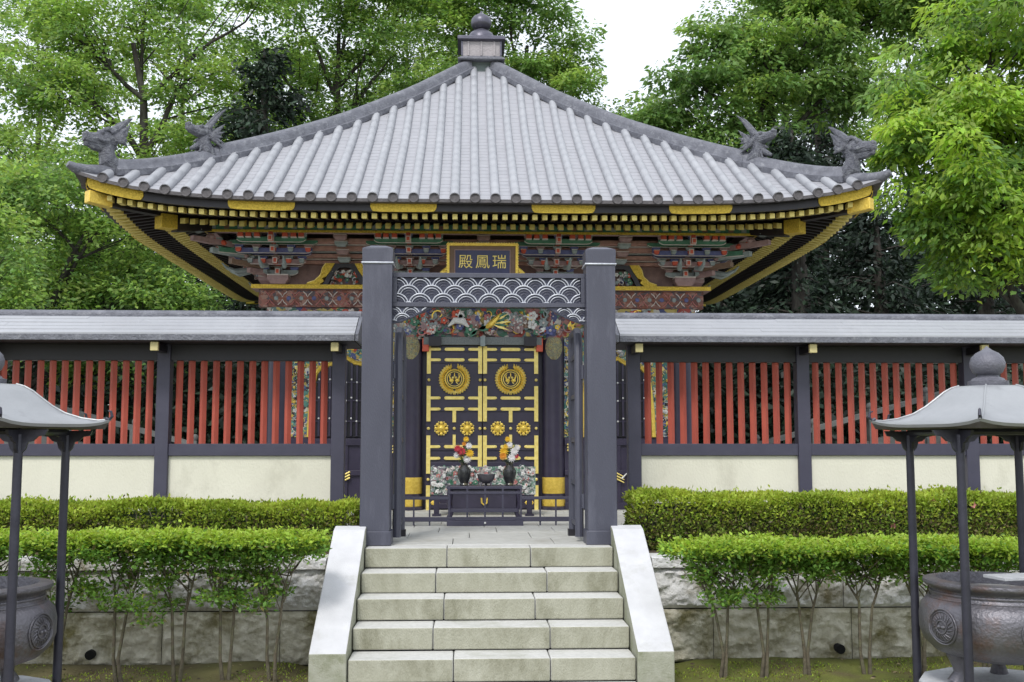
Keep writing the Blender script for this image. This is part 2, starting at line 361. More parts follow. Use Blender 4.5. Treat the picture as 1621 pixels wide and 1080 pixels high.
# ---------------------------------------------------------------- retaining walls
def retaining(sx, label):
    root = empty('retaining_wall', (sx * 4.5, 8.5, 0), label, 'wall')
    random.seed(20 + sx)
    for ci, (z0, z1, m) in enumerate(((.0, .402, 'roughlow'), (.41, .715, 'rough'))):
        b = MB(); x = 1.262 if sx > 0 else -8.6; end = 8.6 if sx > 0 else -1.262
        x += 0
        first = True
        while x < end - .01:
            L_ = random.uniform(.75, 1.25) if not first else random.uniform(.4, .9); first = False
            x2 = min(end, x + L_)
            if end - x2 < .3: x2 = end
            nx_ = max(2, int((x2 - x) / .014)); nz_ = int((z1 - z0) / .014)
            vs = []
            for j in range(nz_ + 1):
                for i in range(nx_ + 1):
                    u, v = i / nx_, j / nz_
                    ex = min(u * (x2 - x), (1 - u) * (x2 - x), v * (z1 - z0), (1 - v) * (z1 - z0))
                    X = x + .002 + u * (x2 - x - .004); Z = z0 + v * (z1 - z0)
                    q = Vector((X * 6, Z * 9, x * 3))
                    d = .9 * (abs(noise.noise(q * .7)) - .2) + .6 * noise.noise(q * 1.9) + .45 * noise.noise(q * 4.2) + .25 * noise.noise(q * 9)
                    Y = 8.49 - min(1, ex / .03) * (.03 + .045 * d)
                    vs.append((X, Y, Z))
            fs = [(j * (nx_ + 1) + i, j * (nx_ + 1) + i + 1, (j + 1) * (nx_ + 1) + i + 1, (j + 1) * (nx_ + 1) + i) for j in range(nz_) for i in range(nx_)]
            b.add(vs, fs, m); x = x2
        b.build('stone_course', root, smooth=60)
    b = MB(); x0, x1 = sorted((sx * 1.262, sx * 8.6)); b.box(x0, x1, 8.495, 8.77, -.05, .715, 'hole'); b.build('backing', root)
    b = MB(); random.seed(2); x = x0
    while x < x1 - .01:
        x2 = min(x1, x + random.uniform(1.0, 1.5)); b.box(x + .003, x2 - .003, 8.44, 8.78, .722, .805, 'rough'); x = x2
    b.build('coping', root, bevel=.006)
    b = MB(); hx = -3.02 if sx < 0 else 2.72
    b.lathe([(.034, -.1), (.036, -.001), (.03, 0)], (0, 0, 0), 'hole', 16)
    b.build('drain_hole', root, fn=lambda v: (v[0] + hx, 8.400 - v[2], v[1] + .10))
retaining(-1, 'rough grey stone retaining wall behind the trimmed shrubs left of the steps')
retaining(1, 'rough grey stone retaining wall with mossy lower course right of the steps')

# ---------------------------------------------------------------- fences
PX = [1.37, 2.965, 4.56, 6.155]
def fence(sx, label):
    root = empty('roofed_fence', (sx * 3.8, 10, .86), label, 'fence')
    for x in PX:
        b = MB(); b.box(sx * x - .06, sx * x + .06, 9.94, 10.06, .8, 2.62, 'fence'); b.build('post', root, bevel=.004)
        b = MB(); b.box(sx * x - .032, sx * x + .032, 9.64, 9.94, 2.515, 2.585, 'fencedark', mf='cream'); b.box(sx * x - .034, sx * x + .034, 9.62, 9.66, 2.51, 2.588, 'cream'); b.build('bracket_arm', root, bevel=.003)
    for i in range(3):
        a, c = sorted((sx * PX[i], sx * PX[i + 1])); a += .06; c -= .06
        b = MB(); b.box(a, c, 9.955, 10.045, 1.575, 1.685, 'fence'); b.build('rail', root, bevel=.004)
        b = MB(); b.box(a, c, 9.955, 10.045, 2.445, 2.615, 'fencedark'); b.build('beam', root, bevel=.004)
        b = MB(); b.box(a, c, 9.985, 10.02, .86, 1.574, 'plaster'); b.build('plaster_panel', root)
        b = MB(); random.seed(int(i + 9 * sx))
        n = 13; pitch = (c - a) / (n + .35)
        for k in range(n):
            x = a + pitch * (k + .675) + random.uniform(-.002, .002); r = .031; y = 10.0 + random.uniform(-.002, .002)
            b.add([(x - r, y, 1.68), (x, y - r, 1.68), (x + r, y, 1.68), (x, y + r, 1.68), (x - r, y, 2.45), (x, y - r, 2.45), (x + r, y, 2.45), (x, y + r, 2.45)],
                  [(0, 1, 5, 4), (1, 2, 6, 5), (2, 3, 7, 6), (3, 0, 4, 7)], 'red')
        b.build('slat_panel', root, smooth=0)
    # roof: two slopes in stepped sheets, rounded ridge, gable at the gate end
    x0, x1 = sorted((sx * 1.19, sx * 6.5))
    b = MB()
    for side in (-1, 1):
        prof = []
        N = 5
        for k in range(N):
            t0, t1 = k / N, (k + 1) / N
            ya = .42 - .35 * t0; yb = .42 - .35 * t1; za = 2.655 + .19 * t0 + .012; zb = 2.655 + .19 * t1 + .012
            prof.append((10.0 + side * ya, za, 10.0 + side * yb, zb - .006))
        seg = x0
        random.seed(8)
        for ya, za, yb, zb in prof:
            x = x0
            while x < x1 - .01:
                xn = min(x1, x + random.uniform(.5, .9)); dz = random.uniform(-.0022, .0022)
                b.hexa([(x, ya, za - .022), (xn, ya, za - .022), (xn, yb, zb - .022), (x, yb, zb - .022), (x, ya, za + dz), (xn, ya, za + dz), (xn, yb, zb + dz), (x, yb, zb + dz)] if side < 0 else
                       [(xn, ya, za - .022), (x, ya, za - .022), (x, yb, zb - .022), (xn, yb, zb - .022), (xn, ya, za + dz), (x, ya, za + dz), (x, yb, zb + dz), (xn, yb, zb + dz)], 'tile')
                x = xn
    b.box(x0, x1, 9.575, 9.60, 2.60, 2.652, 'ridge'); b.box(x0, x1, 10.40, 10.425, 2.60, 2.652, 'ridge')
    b.hexa([(x0, 9.60, 2.595), (x1, 9.60, 2.595), (x1, 10.40, 2.595), (x0, 10.40, 2.595), (x0, 9.60, 2.645), (x1, 9.60, 2.645), (x1, 10.40, 2.645), (x0, 10.40, 2.645)], 'dark')
    b.build('roof', root, smooth=0)
    b = MB(); b.tube([(x0 - .02, 10, 2.865), (x1 + .02, 10, 2.865)], .05, 'ridge', 12); b.box(x0, x1, 9.925, 10.075, 2.83, 2.855, 'ridge'); b.build('ridge_cap', root)
    xe = sx * 1.20
    b = MB(); b.prism([(-.42, 2.60), (.42, 2.60), (.42, 2.66), (.05, 2.86), (-.05, 2.86), (-.42, 2.66)], -.014, .014, 'ridge')
    b.build('gable_board', root, fn=lambda v: (xe - sx * .03 + v[1], 10 + v[0], v[2]))
fence(-1, 'roofed fence of red slats over cream plaster left of the grey gate')
fence(1, 'roofed fence of red slats over cream plaster right of the grey gate')

# ---------------------------------------------------------------- gate
gt = empty('grey_gate', (0, 9.0, .86), 'blue-grey gate with two square posts and wave lintel at the top of the steps', 'gate')
for sx in (-1, 1):
    c = sx * .935
    b = MB(); b.box(c - .122, c + .122, 8.90, 9.14, .86, 3.19, 'gate'); p = b.build('post', gt, bevel=.006)
    b = MB(); b.box(c - .128, c + .128, 8.894, 9.146, 3.20, 3.315, 'gate')
    b.hexa([(c - .128, 8.894, 3.316), (c + .128, 8.894, 3.316), (c + .128, 9.146, 3.316), (c - .128, 9.146, 3.316), (c - .06, 8.96, 3.345), (c + .06, 8.96, 3.345), (c + .06, 9.08, 3.345), (c - .06, 9.08, 3.345)], 'gate')
    b.box(c - .134, c + .134, 8.888, 9.152, 3.185, 3.2, 'gatelite'); b.build('cap', p, bevel=.005)
    b = MB(); b.box(c - .135, c + .135, 8.885, 9.155, .86, .975, 'gate'); b.build('shoe', p, bevel=.005)
    # leaf swung inward
    q = MB(); lx = sx * .775
    q.tube([(lx, 9.22, .90), (lx, 9.22, 2.52), (lx, 9.27, 2.62), (lx, 9.36, 2.665), (lx, 9.66, 2.665), (lx, 9.74, 2.62), (lx, 9.78, 2.52), (lx, 9.78, .90)], .038, 'gate', 10)
    for z in (1.0, 1.35, 1.72, 2.1, 2.45): q.box(lx - .018, lx + .018, 9.24, 9.76, z - .02, z + .02, 'gate')
    for y in (9.33, 9.42, 9.51, 9.60, 9.69): q.box(lx - .009, lx + .009, y - .009, y + .009, 1.0, 2.62, 'gate')
    q.box(lx - .045, lx + .045, 9.735, 9.825, .86, .92, 'dark')
    lf = q.build('gate_leaf', gt)
    for z in (1.2, 2.3):
        q = MB(); q.tube([(sx * .81, 9.19, z - .06), (sx * .81, 9.19, z + .06)], .018, 'gate', 8); q.build('hinge', lf)
b = MB()
b.box(-.812, .812, 9.0, 9.07, 3.085, 3.125, 'gate'); b.box(-.812, .812, 9.0, 9.07, 2.835, 2.872, 'gate')
b.box(-.812, -.778, 9.0, 9.07, 2.872, 3.085, 'gate'); b.box(.778, .812, 9.0, 9.07, 2.872, 3.085, 'gate')
b.box(-.778, .778, 9.035, 9.05, 2.872, 3.085, 'gatemid')
lin = b.build('lintel_panel', gt, bevel=.003)
def waves(x0, x1, z0, z1, y, r, h, inside=None):
    b = MB()
    zc = z1 - r * .93; rows = []
    k = 0
    while zc > z0 - r: rows.append((zc, k % 2)); zc -= h; k += 1
    def keep(x, z, ri, cx):
        if not (x0 <= x <= x1 and z0 <= z <= z1): return False
        if inside and not inside(x, z): return False
        for rj in range(ri + 1, min(len(rows), ri + 4)):
            cz, od = rows[rj]
            base = x0 + (r if od else 0)
            c = base + round((x - base) / (2 * r)) * 2 * r
            if (x - c) ** 2 + (z - cz) ** 2 < (r * .985) ** 2: return False
        return True
    for ri, (cz, od) in enumerate(rows):
        base = x0 + (r if od else 0)
        for i in range(-1, int((x1 - x0) / (2 * r)) + 2):
            cx = base + i * 2 * r
            for rr, wd, m in ((.97, .0058, 'gatelite'), (.74, .0038, 'gatelite'), (.5, .0035, 'gate'), (.26, .0035, 'gate')):
                run = []
                for a in range(0, 181, 6):
                    x = cx + r * rr * math.cos(R(a)); z = cz + r * rr * math.sin(R(a))
                    if keep(x, z, ri, cx): run.append((x, y, z))
                    else:
                        if len(run) > 1: b.tube(run, wd, m, 6)
                        run = []
                if len(run) > 1: b.tube(run, wd, m, 6)
    return b
waves(-.778, .778, 2.872, 3.085, 9.012, .0973, .071).build('wave_lattice', lin)
for sx in (-1, 1):
    xo, xi = sx * .812, sx * .46
    prof = [(0, 0), (0, -.135), (.05, -.125), (.16, -.085), (.28, -.02), (.33, 0)]
    poly = [(xo - sx * u, 2.833 + v) for u, v in prof]
    if sx > 0: poly = poly[::-1]
    b = MB(); b.prism(poly if sx < 0 else poly, 9.02, 9.045, 'gatemid', mf='gatemid')
    br = b.build('corner_bracket', gt, smooth=0)
    def ins(x, z, sx=sx, xo=xo):
        u = (xo - x) * sx; v = z - 2.833
        lim = np.interp(u, [p[0] for p in prof[1:]], [p[1] for p in prof[1:]])
        return v > lim + .008
    x0, x1 = sorted((xo, xo - sx * .33))
    waves(x0 + .004, x1, 2.70, 2.83, 9.012, .075, .055, ins).build('wave_lattice', br)
    b = MB(); b.tube([(p[0], 9.03, p[1]) for p in ([(xo - sx * u, 2.833 + v) for u, v in prof[1:]])], .009, 'gate', 6); b.build('edge_rod', br)

# ---------------------------------------------------------------- hall (mausoleum)
CY = 15.6; E = 4.28; WY = 13.15
DP = [0, .23, 1.0, 1.84, 2.5, 3.21, 3.8, 4.28, 4.5]; ZP = [7.33, 7.12, 6.44, 5.79, 5.36, 4.935, 4.575, 4.302, 4.178]
def zroof(d): return float(np.interp(d, DP, ZP))
_dd = np.linspace(0, 4.5, 181); _zz = np.interp(_dd, DP, ZP); _k = np.ones(15) / 15; _zp = np.pad(_zz, 7, mode='reflect', reflect_type='odd'); _zz = np.convolve(_zp, _k, 'valid')
def zroof(d): return float(np.interp(d, _dd, _zz))
def upl(x, d=E): return .25 * (min(abs(x), 4.45) / E) ** 6
hall = empty('mausoleum_hall', (0, CY, .86), 'ornate black and gold mausoleum hall with a curved grey tiled pyramid roof behind the gate', 'building')

# roof surface
rb = MB()
for k in range(4):
    q = MB(); step = .115
    ds = []
    d = .16
    while d < 4.30: ds.append(d); d += step
    ds.append(4.33)
    NL = 28
    vs = []; fs = []
    for i in range(len(ds) - 1):
        for dd, off in ((ds[i], .0), (ds[i + 1], .0055)):
            for j in range(NL + 1):
                x = (-1 + 2 * j / NL) * (dd + .02); vs.append((x, CY - dd, zroof(dd) + upl(x) * (dd / E) ** 3 + off))
    for r_ in range(2 * (len(ds) - 1) - 1):
        for j in range(NL): fs.append((r_ * (NL + 1) + j, (r_ + 1) * (NL + 1) + j, (r_ + 1) * (NL + 1) + j + 1, r_ * (NL + 1) + j + 1))
    q.add(vs, fs, 'tileflat')
    # eave lip
    last = (2 * (len(ds) - 1) - 1) * (NL + 1)
    for j in range(NL):
        a, c = q.v[last + j], q.v[last + j + 1]
        q.add([a, c, (c[0], c[1] + .0, c[2] - .036), (a[0], a[1], a[2] - .036), (a[0] * .955, a[1] + .2, a[2] - .036), (c[0] * .955, c[1] + .2, c[2] - .036)], [(0, 3, 2, 1), (3, 4, 5, 2)], 'cap')
    # round tile rows
    for i in range(-19, 19):
        x = (i + .5) * .218; d0 = abs(x) + .09
        if d0 > 4.2: d0 = 4.2
        pts = []; rad = []; d = 4.335; n_ = max(1, int((4.335 - d0) / .23))
        for s_ in range(n_ * 2 + 1):
            dd = d0 + (4.335 - d0) * s_ / (n_ * 2)
            pts.append((x, CY - dd, zroof(dd) + upl(x) * (dd / E) ** 3 + .022)); rad.append(.052)
            if s_ % 2 == 0 and 0 < s_ < n_ * 2:
                dd += .006; pts.append((x, CY - dd, zroof(dd) + upl(x) * (dd / E) ** 3 + .022)); rad.append(.0465)
                dd += .006; pts.append((x, CY - dd, zroof(dd) + upl(x) * (dd / E) ** 3 + .022)); rad.append(.052)
        q.tube(pts, rad, 'tile', 10, caps=False)
        zc = pts[-1][2]; ye = CY - 4.335
        if k == 0 or True:
            q.lathe([(.002, 0.004), (.038, .004), (.040, .010), (.054, .012), (.056, 0), (.053, -.05)], (0, 0, 0), 'cap', 16)
            n = 16 * 6
            for t in range(len(q.v) - n, len(q.v)):
                v = q.v[t]; q.v[t] = (x + v[0], ye - v[2], zc + v[1])
    o = len(rb.v); rb.v += [rot4(v, k) for v in q.v]; rb.f += [[i + o for i in f] for f in q.f]
    mp_ = [rb.mi(m) for m in q.mats]; rb.m += [mp_[i] for i in q.m]
roof = rb.build('roof', hall, smooth=40)

# ridges + dragon heads (local frame: s outwards along hip, w sideways, z)
def hipz(t): return zroof(t) + .25 * (t / E) ** 6 * (t / E) ** 3
def hipfn(kx, ky):
    def fn(v):
        t = v[0] / math.sqrt(2); wq = v[1] / math.sqrt(2)
        return (kx * t - ky * wq * (1), CY + ky * t + kx * wq, v[2])
    return fn
S2 = math.sqrt(2)
def ridge_mesh(t0, t1, h, wd, extra=0.0, capm='ridge'):
    b = MB(); N = 26; prof = [(-wd * .75, -.05), (-wd * .8, .02), (-wd * .62, .035), (-wd * .55, h * .55), (-wd * .5, h * .8), (-wd * .25, h), (0, h * 1.04), (wd * .25, h), (wd * .5, h * .8), (wd * .55, h * .55), (wd * .62, .035), (wd * .8, .02), (wd * .75, -.05)]
    vs = []; n = len(prof)
    for i in range(N + 1):
        t = t0 + (t1 - t0) * i / N; hz = hipz(t)
        for a, c in prof: vs.append((t * S2, a, hz + c + extra * (i / N) ** 2))
    fs = [(i * n + j, i * n + j + 1, (i + 1) * n + j + 1, (i + 1) * n + j) for i in range(N) for j in range(n - 1)]
    fs += [list(range(n)), [N * n + j for j in range(n)][::-1]]
    b.add(vs, fs, 'ridge')
    return b
def head(kind):
    """bronze dragon head, neck base at s=0,z=0, looking along +s"""
    b = MB(); T = lambda p, r, n=8, f=1.0: b.tube(p, r, 'dragon', n, flat=f)
    if kind == 'closed':
        T([(-.16, 0, .02), (-.06, 0, .03), (.02, 0, .09), (.03, 0, .17), (.02, 0, .24)], [.075, .085, .09, .075, .07], 10)
        T([(-.03, 0, .27), (.06, 0, .262), (.15, 0, .245), (.235, 0, .245), (.265, 0, .25)], [.085, .085, .062, .052, .035], 10)
        T([(-.02, 0, .215), (.08, 0, .195), (.17, 0, .19), (.23, 0, .205)], [.06, .052, .042, .028], 8)
        b.ball((.245, .022, .275), .026, 'dragon'); b.ball((.245, -.022, .275), .026, 'dragon'); b.ball((.235, 0, .20), .03, 'dragon')
        for sw in (-1, 1):
            b.ball((.10, sw * .055, .305), .024, 'dragon')
            T([(.10, sw * .05, .325), (.04, sw * .06, .345), (-.02, sw * .06, .345)], [.016, .024, .01])
            T([(.02, sw * .045, .31), (-.07, sw * .06, .37), (-.11, sw * .065, .42), (-.155, sw * .075, .458), (-.185, sw * .08, .475)], [.045, .04, .028, .016, .006])
            for j in range(5):
                a = -.25 + .28 * j; T([(-.03, sw * .07, .27), (-.09 - .02 * (j % 2), sw * .10, .27 + .09 * math.sin(a)), (-.13, sw * .10, .265 + .17 * math.sin(a))], [.034, .024, .005])
            T([(.16, sw * .05, .25), (.10, sw * .066, .235), (.03, sw * .072, .245)], [.012, .018, .012])
        for j in range(5): T([(.06 - .05 * j, 0, .30 + .014 * j), (.02 - .055 * j, 0, .345 + .022 * j)], [.03, .008])
    else:
        T([(-.2, 0, .03), (-.08, 0, .04), (.0, 0, .09), (.02, 0, .17), (.0, 0, .23)], [.075, .088, .085, .068, .06], 10)
        T([(-.03, 0, .255), (.05, 0, .262), (.13, 0, .262), (.19, 0, .275), (.225, 0, .285)], [.07, .07, .05, .045, .03], 10)
        T([(.0, 0, .19), (.06, 0, .14), (.12, 0, .10), (.175, 0, .075)], [.05, .04, .03, .014], 8)
        b.ball((.205, .02, .305), .026, 'dragon'); b.ball((.205, -.02, .305), .026, 'dragon')
        T([(.04, 0, .19), (.10, 0, .175), (.14, 0, .15)], [.02, .016, .006], 6)
        for sw in (-1, 1):
            b.ball((.075, sw * .05, .30), .022, 'dragon')
            T([(.0, sw * .04, .29), (-.055, sw * .045, .36), (-.10, sw * .05, .42), (-.16, sw * .06, .49), (-.20, sw * .065, .525)], [.032, .026, .02, .012, .005])
            for j in range(6):
                a = -.7 + .38 * j; T([(-.03, sw * .05, .22), (-.09, sw * .085, .22 + .08 * math.sin(a)), (-.145 - .02 * (j % 2), sw * .10, .22 + .15 * math.sin(a))], [.03, .02, .004])
            T([(.20, sw * .03, .27), (.18, sw * .035, .235)], [.012, .004], 5)
            T([(.06, sw * .03, .13), (.09, sw * .05, .06), (.14, sw * .05, .03)], [.016, .012, .004], 5)
        for j in range(4): T([(.02 - .05 * j, 0, .29 - .01 * j), (-.02 - .055 * j, 0, .34 - .02 * j)], [.026, .008])
    for j in range(9):   # scaly crest down the neck
        T([(-.05 - .035 * j, 0, .09 + .11 * max(0, 1 - j / 2)), (-.07 - .035 * j, 0, .125 + .11 * max(0, 1 - j / 2))], [.018, .004], 5)
    return b
for kx, ky in ((-1, -1), (1, -1), (-1, 1), (1, 1)):
    fn = hipfn(kx, ky)
    ridge_mesh(.20, 3.14, .175, .16).build('hip_ridge', roof, fn=fn, smooth=50)
    ridge_mesh(2.75, 4.03, .145, .15, .015).build('lower_hip_ridge', roof, fn=fn, smooth=50)
    for kind, tt, ks, kz in (('open', 3.24, 1.12, 1.22), ('closed', 4.06, 1.12, 1.28)):
        zb = hipz(tt) + (.03 if kind == 'open' else .03)
        h = head(kind)
        h.v = [(v[0] * ks + tt * S2, v[1] * 1.05, v[2] * kz + zb) for v in h.v]
        o = h.build('dragon_head', roof, fn=fn, smooth=0)
        if ky < 0: o['label'] = ('open-mouthed' if kind == 'open' else 'closed-mouth') + ' grey bronze dragon head ' + ('on the upper ridge end' if kind == 'open' else 'on the roof corner')
        md = o.modifiers.new('fuse', 'REMESH'); md.mode = 'VOXEL'; md.voxel_size = .0048 if ky < 0 else .02; md.use_smooth_shade = True
    b = MB()
    b.tube([(3.85 * S2, 0, hipz(3.85) + .02), (4.1 * S2, 0, hipz(4.1) + .015), (4.23 * S2, 0, hipz(4.2) + .01), (4.33 * S2, 0, hipz(4.25) + .025), (4.38 * S2, 0, hipz(4.25) + .055)], [.085, .08, .07, .055, .035], 'ridge', 12)
    b.build('corner_tile', roof, fn=fn, smooth=50)

# finial
fin = MB(); c0 = (0, CY, 0)
def sqz(b, prof, m): b.lathe([(r_ * S2, z) for r_, z in prof], c0, m, 4, R(45))
sqz(fin, [(.25, 7.0), (.25, 7.10), (.22, 7.11), (.21, 7.24), (.23, 7.255), (.23, 7.27)], 'verdi')
sqz(fin, [(.33, 7.271), (.345, 7.285), (.345, 7.30), (.31, 7.325), (.29, 7.345)], 'ridge')
finial = fin.build('finial_base', hall, smooth=0)
b = MB(); sqz(b, [(.285, 7.346), (.29, 7.56)], 'finbox')
for x in (-.285, -.19, 0, .19, .285): b.box(x - .012, x + .012, CY - .303, CY - .285, 7.347, 7.56, 'finbox' if abs(x) < .28 else 'fincap')
b.build('finial_box', finial, smooth=0)
b = MB(); sqz(b, [(.29, 7.561), (.35, 7.585), (.35, 7.625), (.33, 7.64)], 'fincap'); b.build('finial_cornice', finial, smooth=0)
b = MB(); b.lathe([(.215, 7.641), (.215, 7.68), (.20, 7.74), (.165, 7.79), (.11, 7.83), (.07, 7.845), (.07, 7.86)], c0, 'fincap', 28); b.build('finial_dome', finial)
b = MB(); b.lathe([(.06, 7.85), (.12, 7.87), (.15, 7.915), (.157, 7.96), (.145, 8.01), (.11, 8.055), (.06, 8.085), (.025, 8.105), (.012, 8.135), (.003, 8.15)], c0, 'fincap', 28); b.build('finial_jewel', finial, smooth=60)

# eave fascia, soffits, rafters
fb = MB(); sf = MB()
for k in range(4):
    q = MB(); q2 = MB(); N = 40; rI = 4.23
    for j in range(N):
        xa, xc = -rI + 2 * rI * j / N, -rI + 2 * rI * (j + 1) / N
        za, zc = upl(xa), upl(xc)
        q.hexa([(xa, CY - rI, 4.165 + za), (xc, CY - rI, 4.165 + zc), (xc, CY - rI + .04, 4.165 + zc), (xa, CY - rI + .04, 4.165 + za), (xa, CY - rI, 4.268 + za), (xc, CY - rI, 4.268 + zc), (xc, CY - rI + .04, 4.268 + zc), (xa, CY - rI + .04, 4.268 + za)], 'dark')
        r1, r2, r3 = 4.19, 3.58, 2.6
        def X(x, r_): return x * r_ / rI
        q2.add([(X(xa, r1), CY - r1, 4.166 + za), (X(xc, r1), CY - r1, 4.166 + zc), (X(xc, r2), CY - r2, 4.27 + zc * .6), (X(xa, r2), CY - r2, 4.27 + za * .6)], [(0, 3, 2, 1)], 'dark')
        q2.add([(X(xa, 3.66), CY - 3.66, 4.165 + za * .45), (X(xc, 3.66), CY - 3.66, 4.165 + zc * .45), (X(xc, 2.4), CY - 2.4, 4.50), (X(xa, 2.4), CY - 2.4, 4.50)], [(0, 3, 2, 1)], 'dark')
        q2.add([(X(xa, 3.66), CY - 3.66, 4.165 + za * .45), (X(xc, 3.66), CY - 3.66, 4.165 + zc * .45), (X(xc, 3.66), CY - 3.66, 4.255 + zc * .6), (X(xa, 3.66), CY - 3.66, 4.255 + za * .6)], [(0, 1, 2, 3)], 'brown')
    for src, dst in ((q, fb), (q2, sf)):
        o = len(dst.v); dst.v += [rot4(v, k) for v in src.v]; dst.f += [[i + o for i in f] for f in src.f]; mm = [dst.mi(m) for m in src.mats]; dst.m += [mm[i] for i in src.m]
fascia = fb.build('eave_fascia', hall, smooth=0); sf.build('soffit', hall, smooth=0)
def plate(x0, x1, k, r_=4.237):
    b = MB(); N = 8
    pts = []
    # lobed ends
    xs = [x0, x0 + .012, x0 + .03] + [x0 + .03 + (x1 - x0 - .06) * i / N for i in range(1, N)] + [x1 - .03, x1 - .012, x1]
    top = [-.005, .0, 0] + [0] * (N - 1) + [0, 0, -.005]
    hh = [.05, .075, .092] + [.098] * (N - 1) + [.092, .075, .05]
    lobe = [(x, 4.266 + upl(x)) for x in xs]
    low = [(x, 4.266 + upl(x) - h * 1.13) for x, h in zip(xs, hh)]
    n = len(xs)
    vs = [(x, CY - r_ - .006, z) for x, z in lobe] + [(x, CY - r_ - .006, z) for x, z in low] + [(x, CY - r_ + .01, z) for x, z in lobe] + [(x, CY - r_ + .01, z) for x, z in low]
    fs = []
    for i in range(n - 1): fs += [(i, n + i, n + i + 1, i + 1), (n + i, 3 * n + i, 3 * n + i + 1, n + i + 1)]
    b.add(vs, fs, 'goldplate'); b.build('gold_plate', fascia, fn=lambda v: rot4(v, k), smooth=0)
for k in (0, 1, 3):
    for a, c in ((-2.74, -2.03), (-1.23, -.52), (.50, 1.19), (1.99, 2.68), (-4.225, -3.63), (3.63, 4.225)): plate(a, c, k)

def rafter(b, x, y0, z0, y1, z1, wd, h, cap=.15, gm='goldraft'):
    cap = min(cap, (y1 - y0) * .9)
    b.hexa([(x - wd / 2, y0 + cap, z0 - h / 2 + (z1 - z0) * cap / (y1 - y0)), (x + wd / 2, y0 + cap, z0 - h / 2 + (z1 - z0) * cap / (y1 - y0)), (x + wd / 2, y1, z1 - h / 2), (x - wd / 2, y1, z1 - h / 2),
            (x - wd / 2, y0 + cap, z0 + h / 2 + (z1 - z0) * cap / (y1 - y0)), (x + wd / 2, y0 + cap, z0 + h / 2 + (z1 - z0) * cap / (y1 - y0)), (x + wd / 2, y1, z1 + h / 2), (x - wd / 2, y1, z1 + h / 2)], 'brown')
    w2 = wd / 2 + .003; h2 = h / 2 + .003; ze = z0 + (z1 - z0) * cap / (y1 - y0)
    b.hexa([(x - w2, y0, z0 - h2), (x + w2, y0, z0 - h2), (x + w2, y0 + cap, ze - h2), (x - w2, y0 + cap, ze - h2), (x - w2, y0, z0 + h2), (x + w2, y0, z0 + h2), (x + w2, y0 + cap, ze + h2), (x - w2, y0 + cap, ze + h2)], gm)
def upper_row(): return [(i * .1085) for i in range(-37, 38)]
def lower_row(): return [(i * .1085) for i in range(-31, 32)]
def add_upper(b, x):
    yin = max(CY - 3.5, CY - 4.15) if abs(x) < 3.5 else CY - abs(x) - .03
    y0 = CY - 4.15; yin = max(yin, y0 + .12)
    rafter(b, x, y0, 4.128 + upl(x), yin, 4.128 + upl(x) * .8 + (yin - y0) * .16, .048, .05)
def add_lower(b, x, cap=.05):
    yin = CY - max(2.5, abs(x) + .03); y0 = CY - 3.66; yin = max(yin, y0 + .1)
    rafter(b, x, y0, 4.118 + upl(x) * .65, yin, 4.118 + upl(x) * .5 + (yin - y0) * .28, .05, .055)
for x in upper_row():
    b = MB(); add_upper(b, x); b.build('flying_rafter', hall, smooth=0)
for x in lower_row():
    b = MB(); add_lower(b, x); b.build('base_rafter', hall, smooth=0)
b = MB(); b2 = MB()
for k in (1, 2, 3):
    q = MB(); q2 = MB()
    for x in upper_row(): add_upper(q, x)
    for x in lower_row(): add_lower(q2, x)
    for src, dst in ((q, b), (q2, b2)):
        o = len(dst.v); dst.v += [rot4(v, k) for v in src.v]; dst.f += [[i + o for i in f] for f in src.f]; mm = [dst.mi(m) for m in src.mats]; dst.m += [mm[i] for i in src.m]
tag(b.build('side_flying_rafters', hall, smooth=0), kind='stuff'); tag(b2.build('side_base_rafters', hall, smooth=0), kind='stuff')
for kx, ky in ((-1, -1), (1, -1), (-1, 1), (1, 1)):
    fn = hipfn(kx, ky); b = MB()
    def dia(b, t0, z0, t1, z1, wd, h, m, mf=None):
        b.hexa([(t1 * S2, -wd, z1 - h), (t1 * S2, wd, z1 - h), (t0 * S2, wd, z0 - h), (t0 * S2, -wd, z0 - h), (t1 * S2, -wd, z1 + h), (t1 * S2, wd, z1 + h), (t0 * S2, wd, z0 + h), (t0 * S2, -wd, z0 + h)], m, mf)
    dia(b, 3.4, 4.28, 4.05, 4.30, .05, .075, 'brown'); dia(b, 2.3, 4.40, 3.50, 4.15, .06, .085, 'brown')
    hr = b.build('hip_rafter', hall, fn=fn, smooth=0)
    b = MB(); dia(b, 4.04, 4.275, 4.225, 4.295, .058, .066, 'gold'); b.build('gilt_end', hr, fn=fn, smooth=0, bevel=.008)
    b = MB(); dia(b, 3.50, 4.165, 3.64, 4.158, .078, .08, 'goldplate'); b.build('gilt_end', hr, fn=fn, smooth=0, bevel=.006)

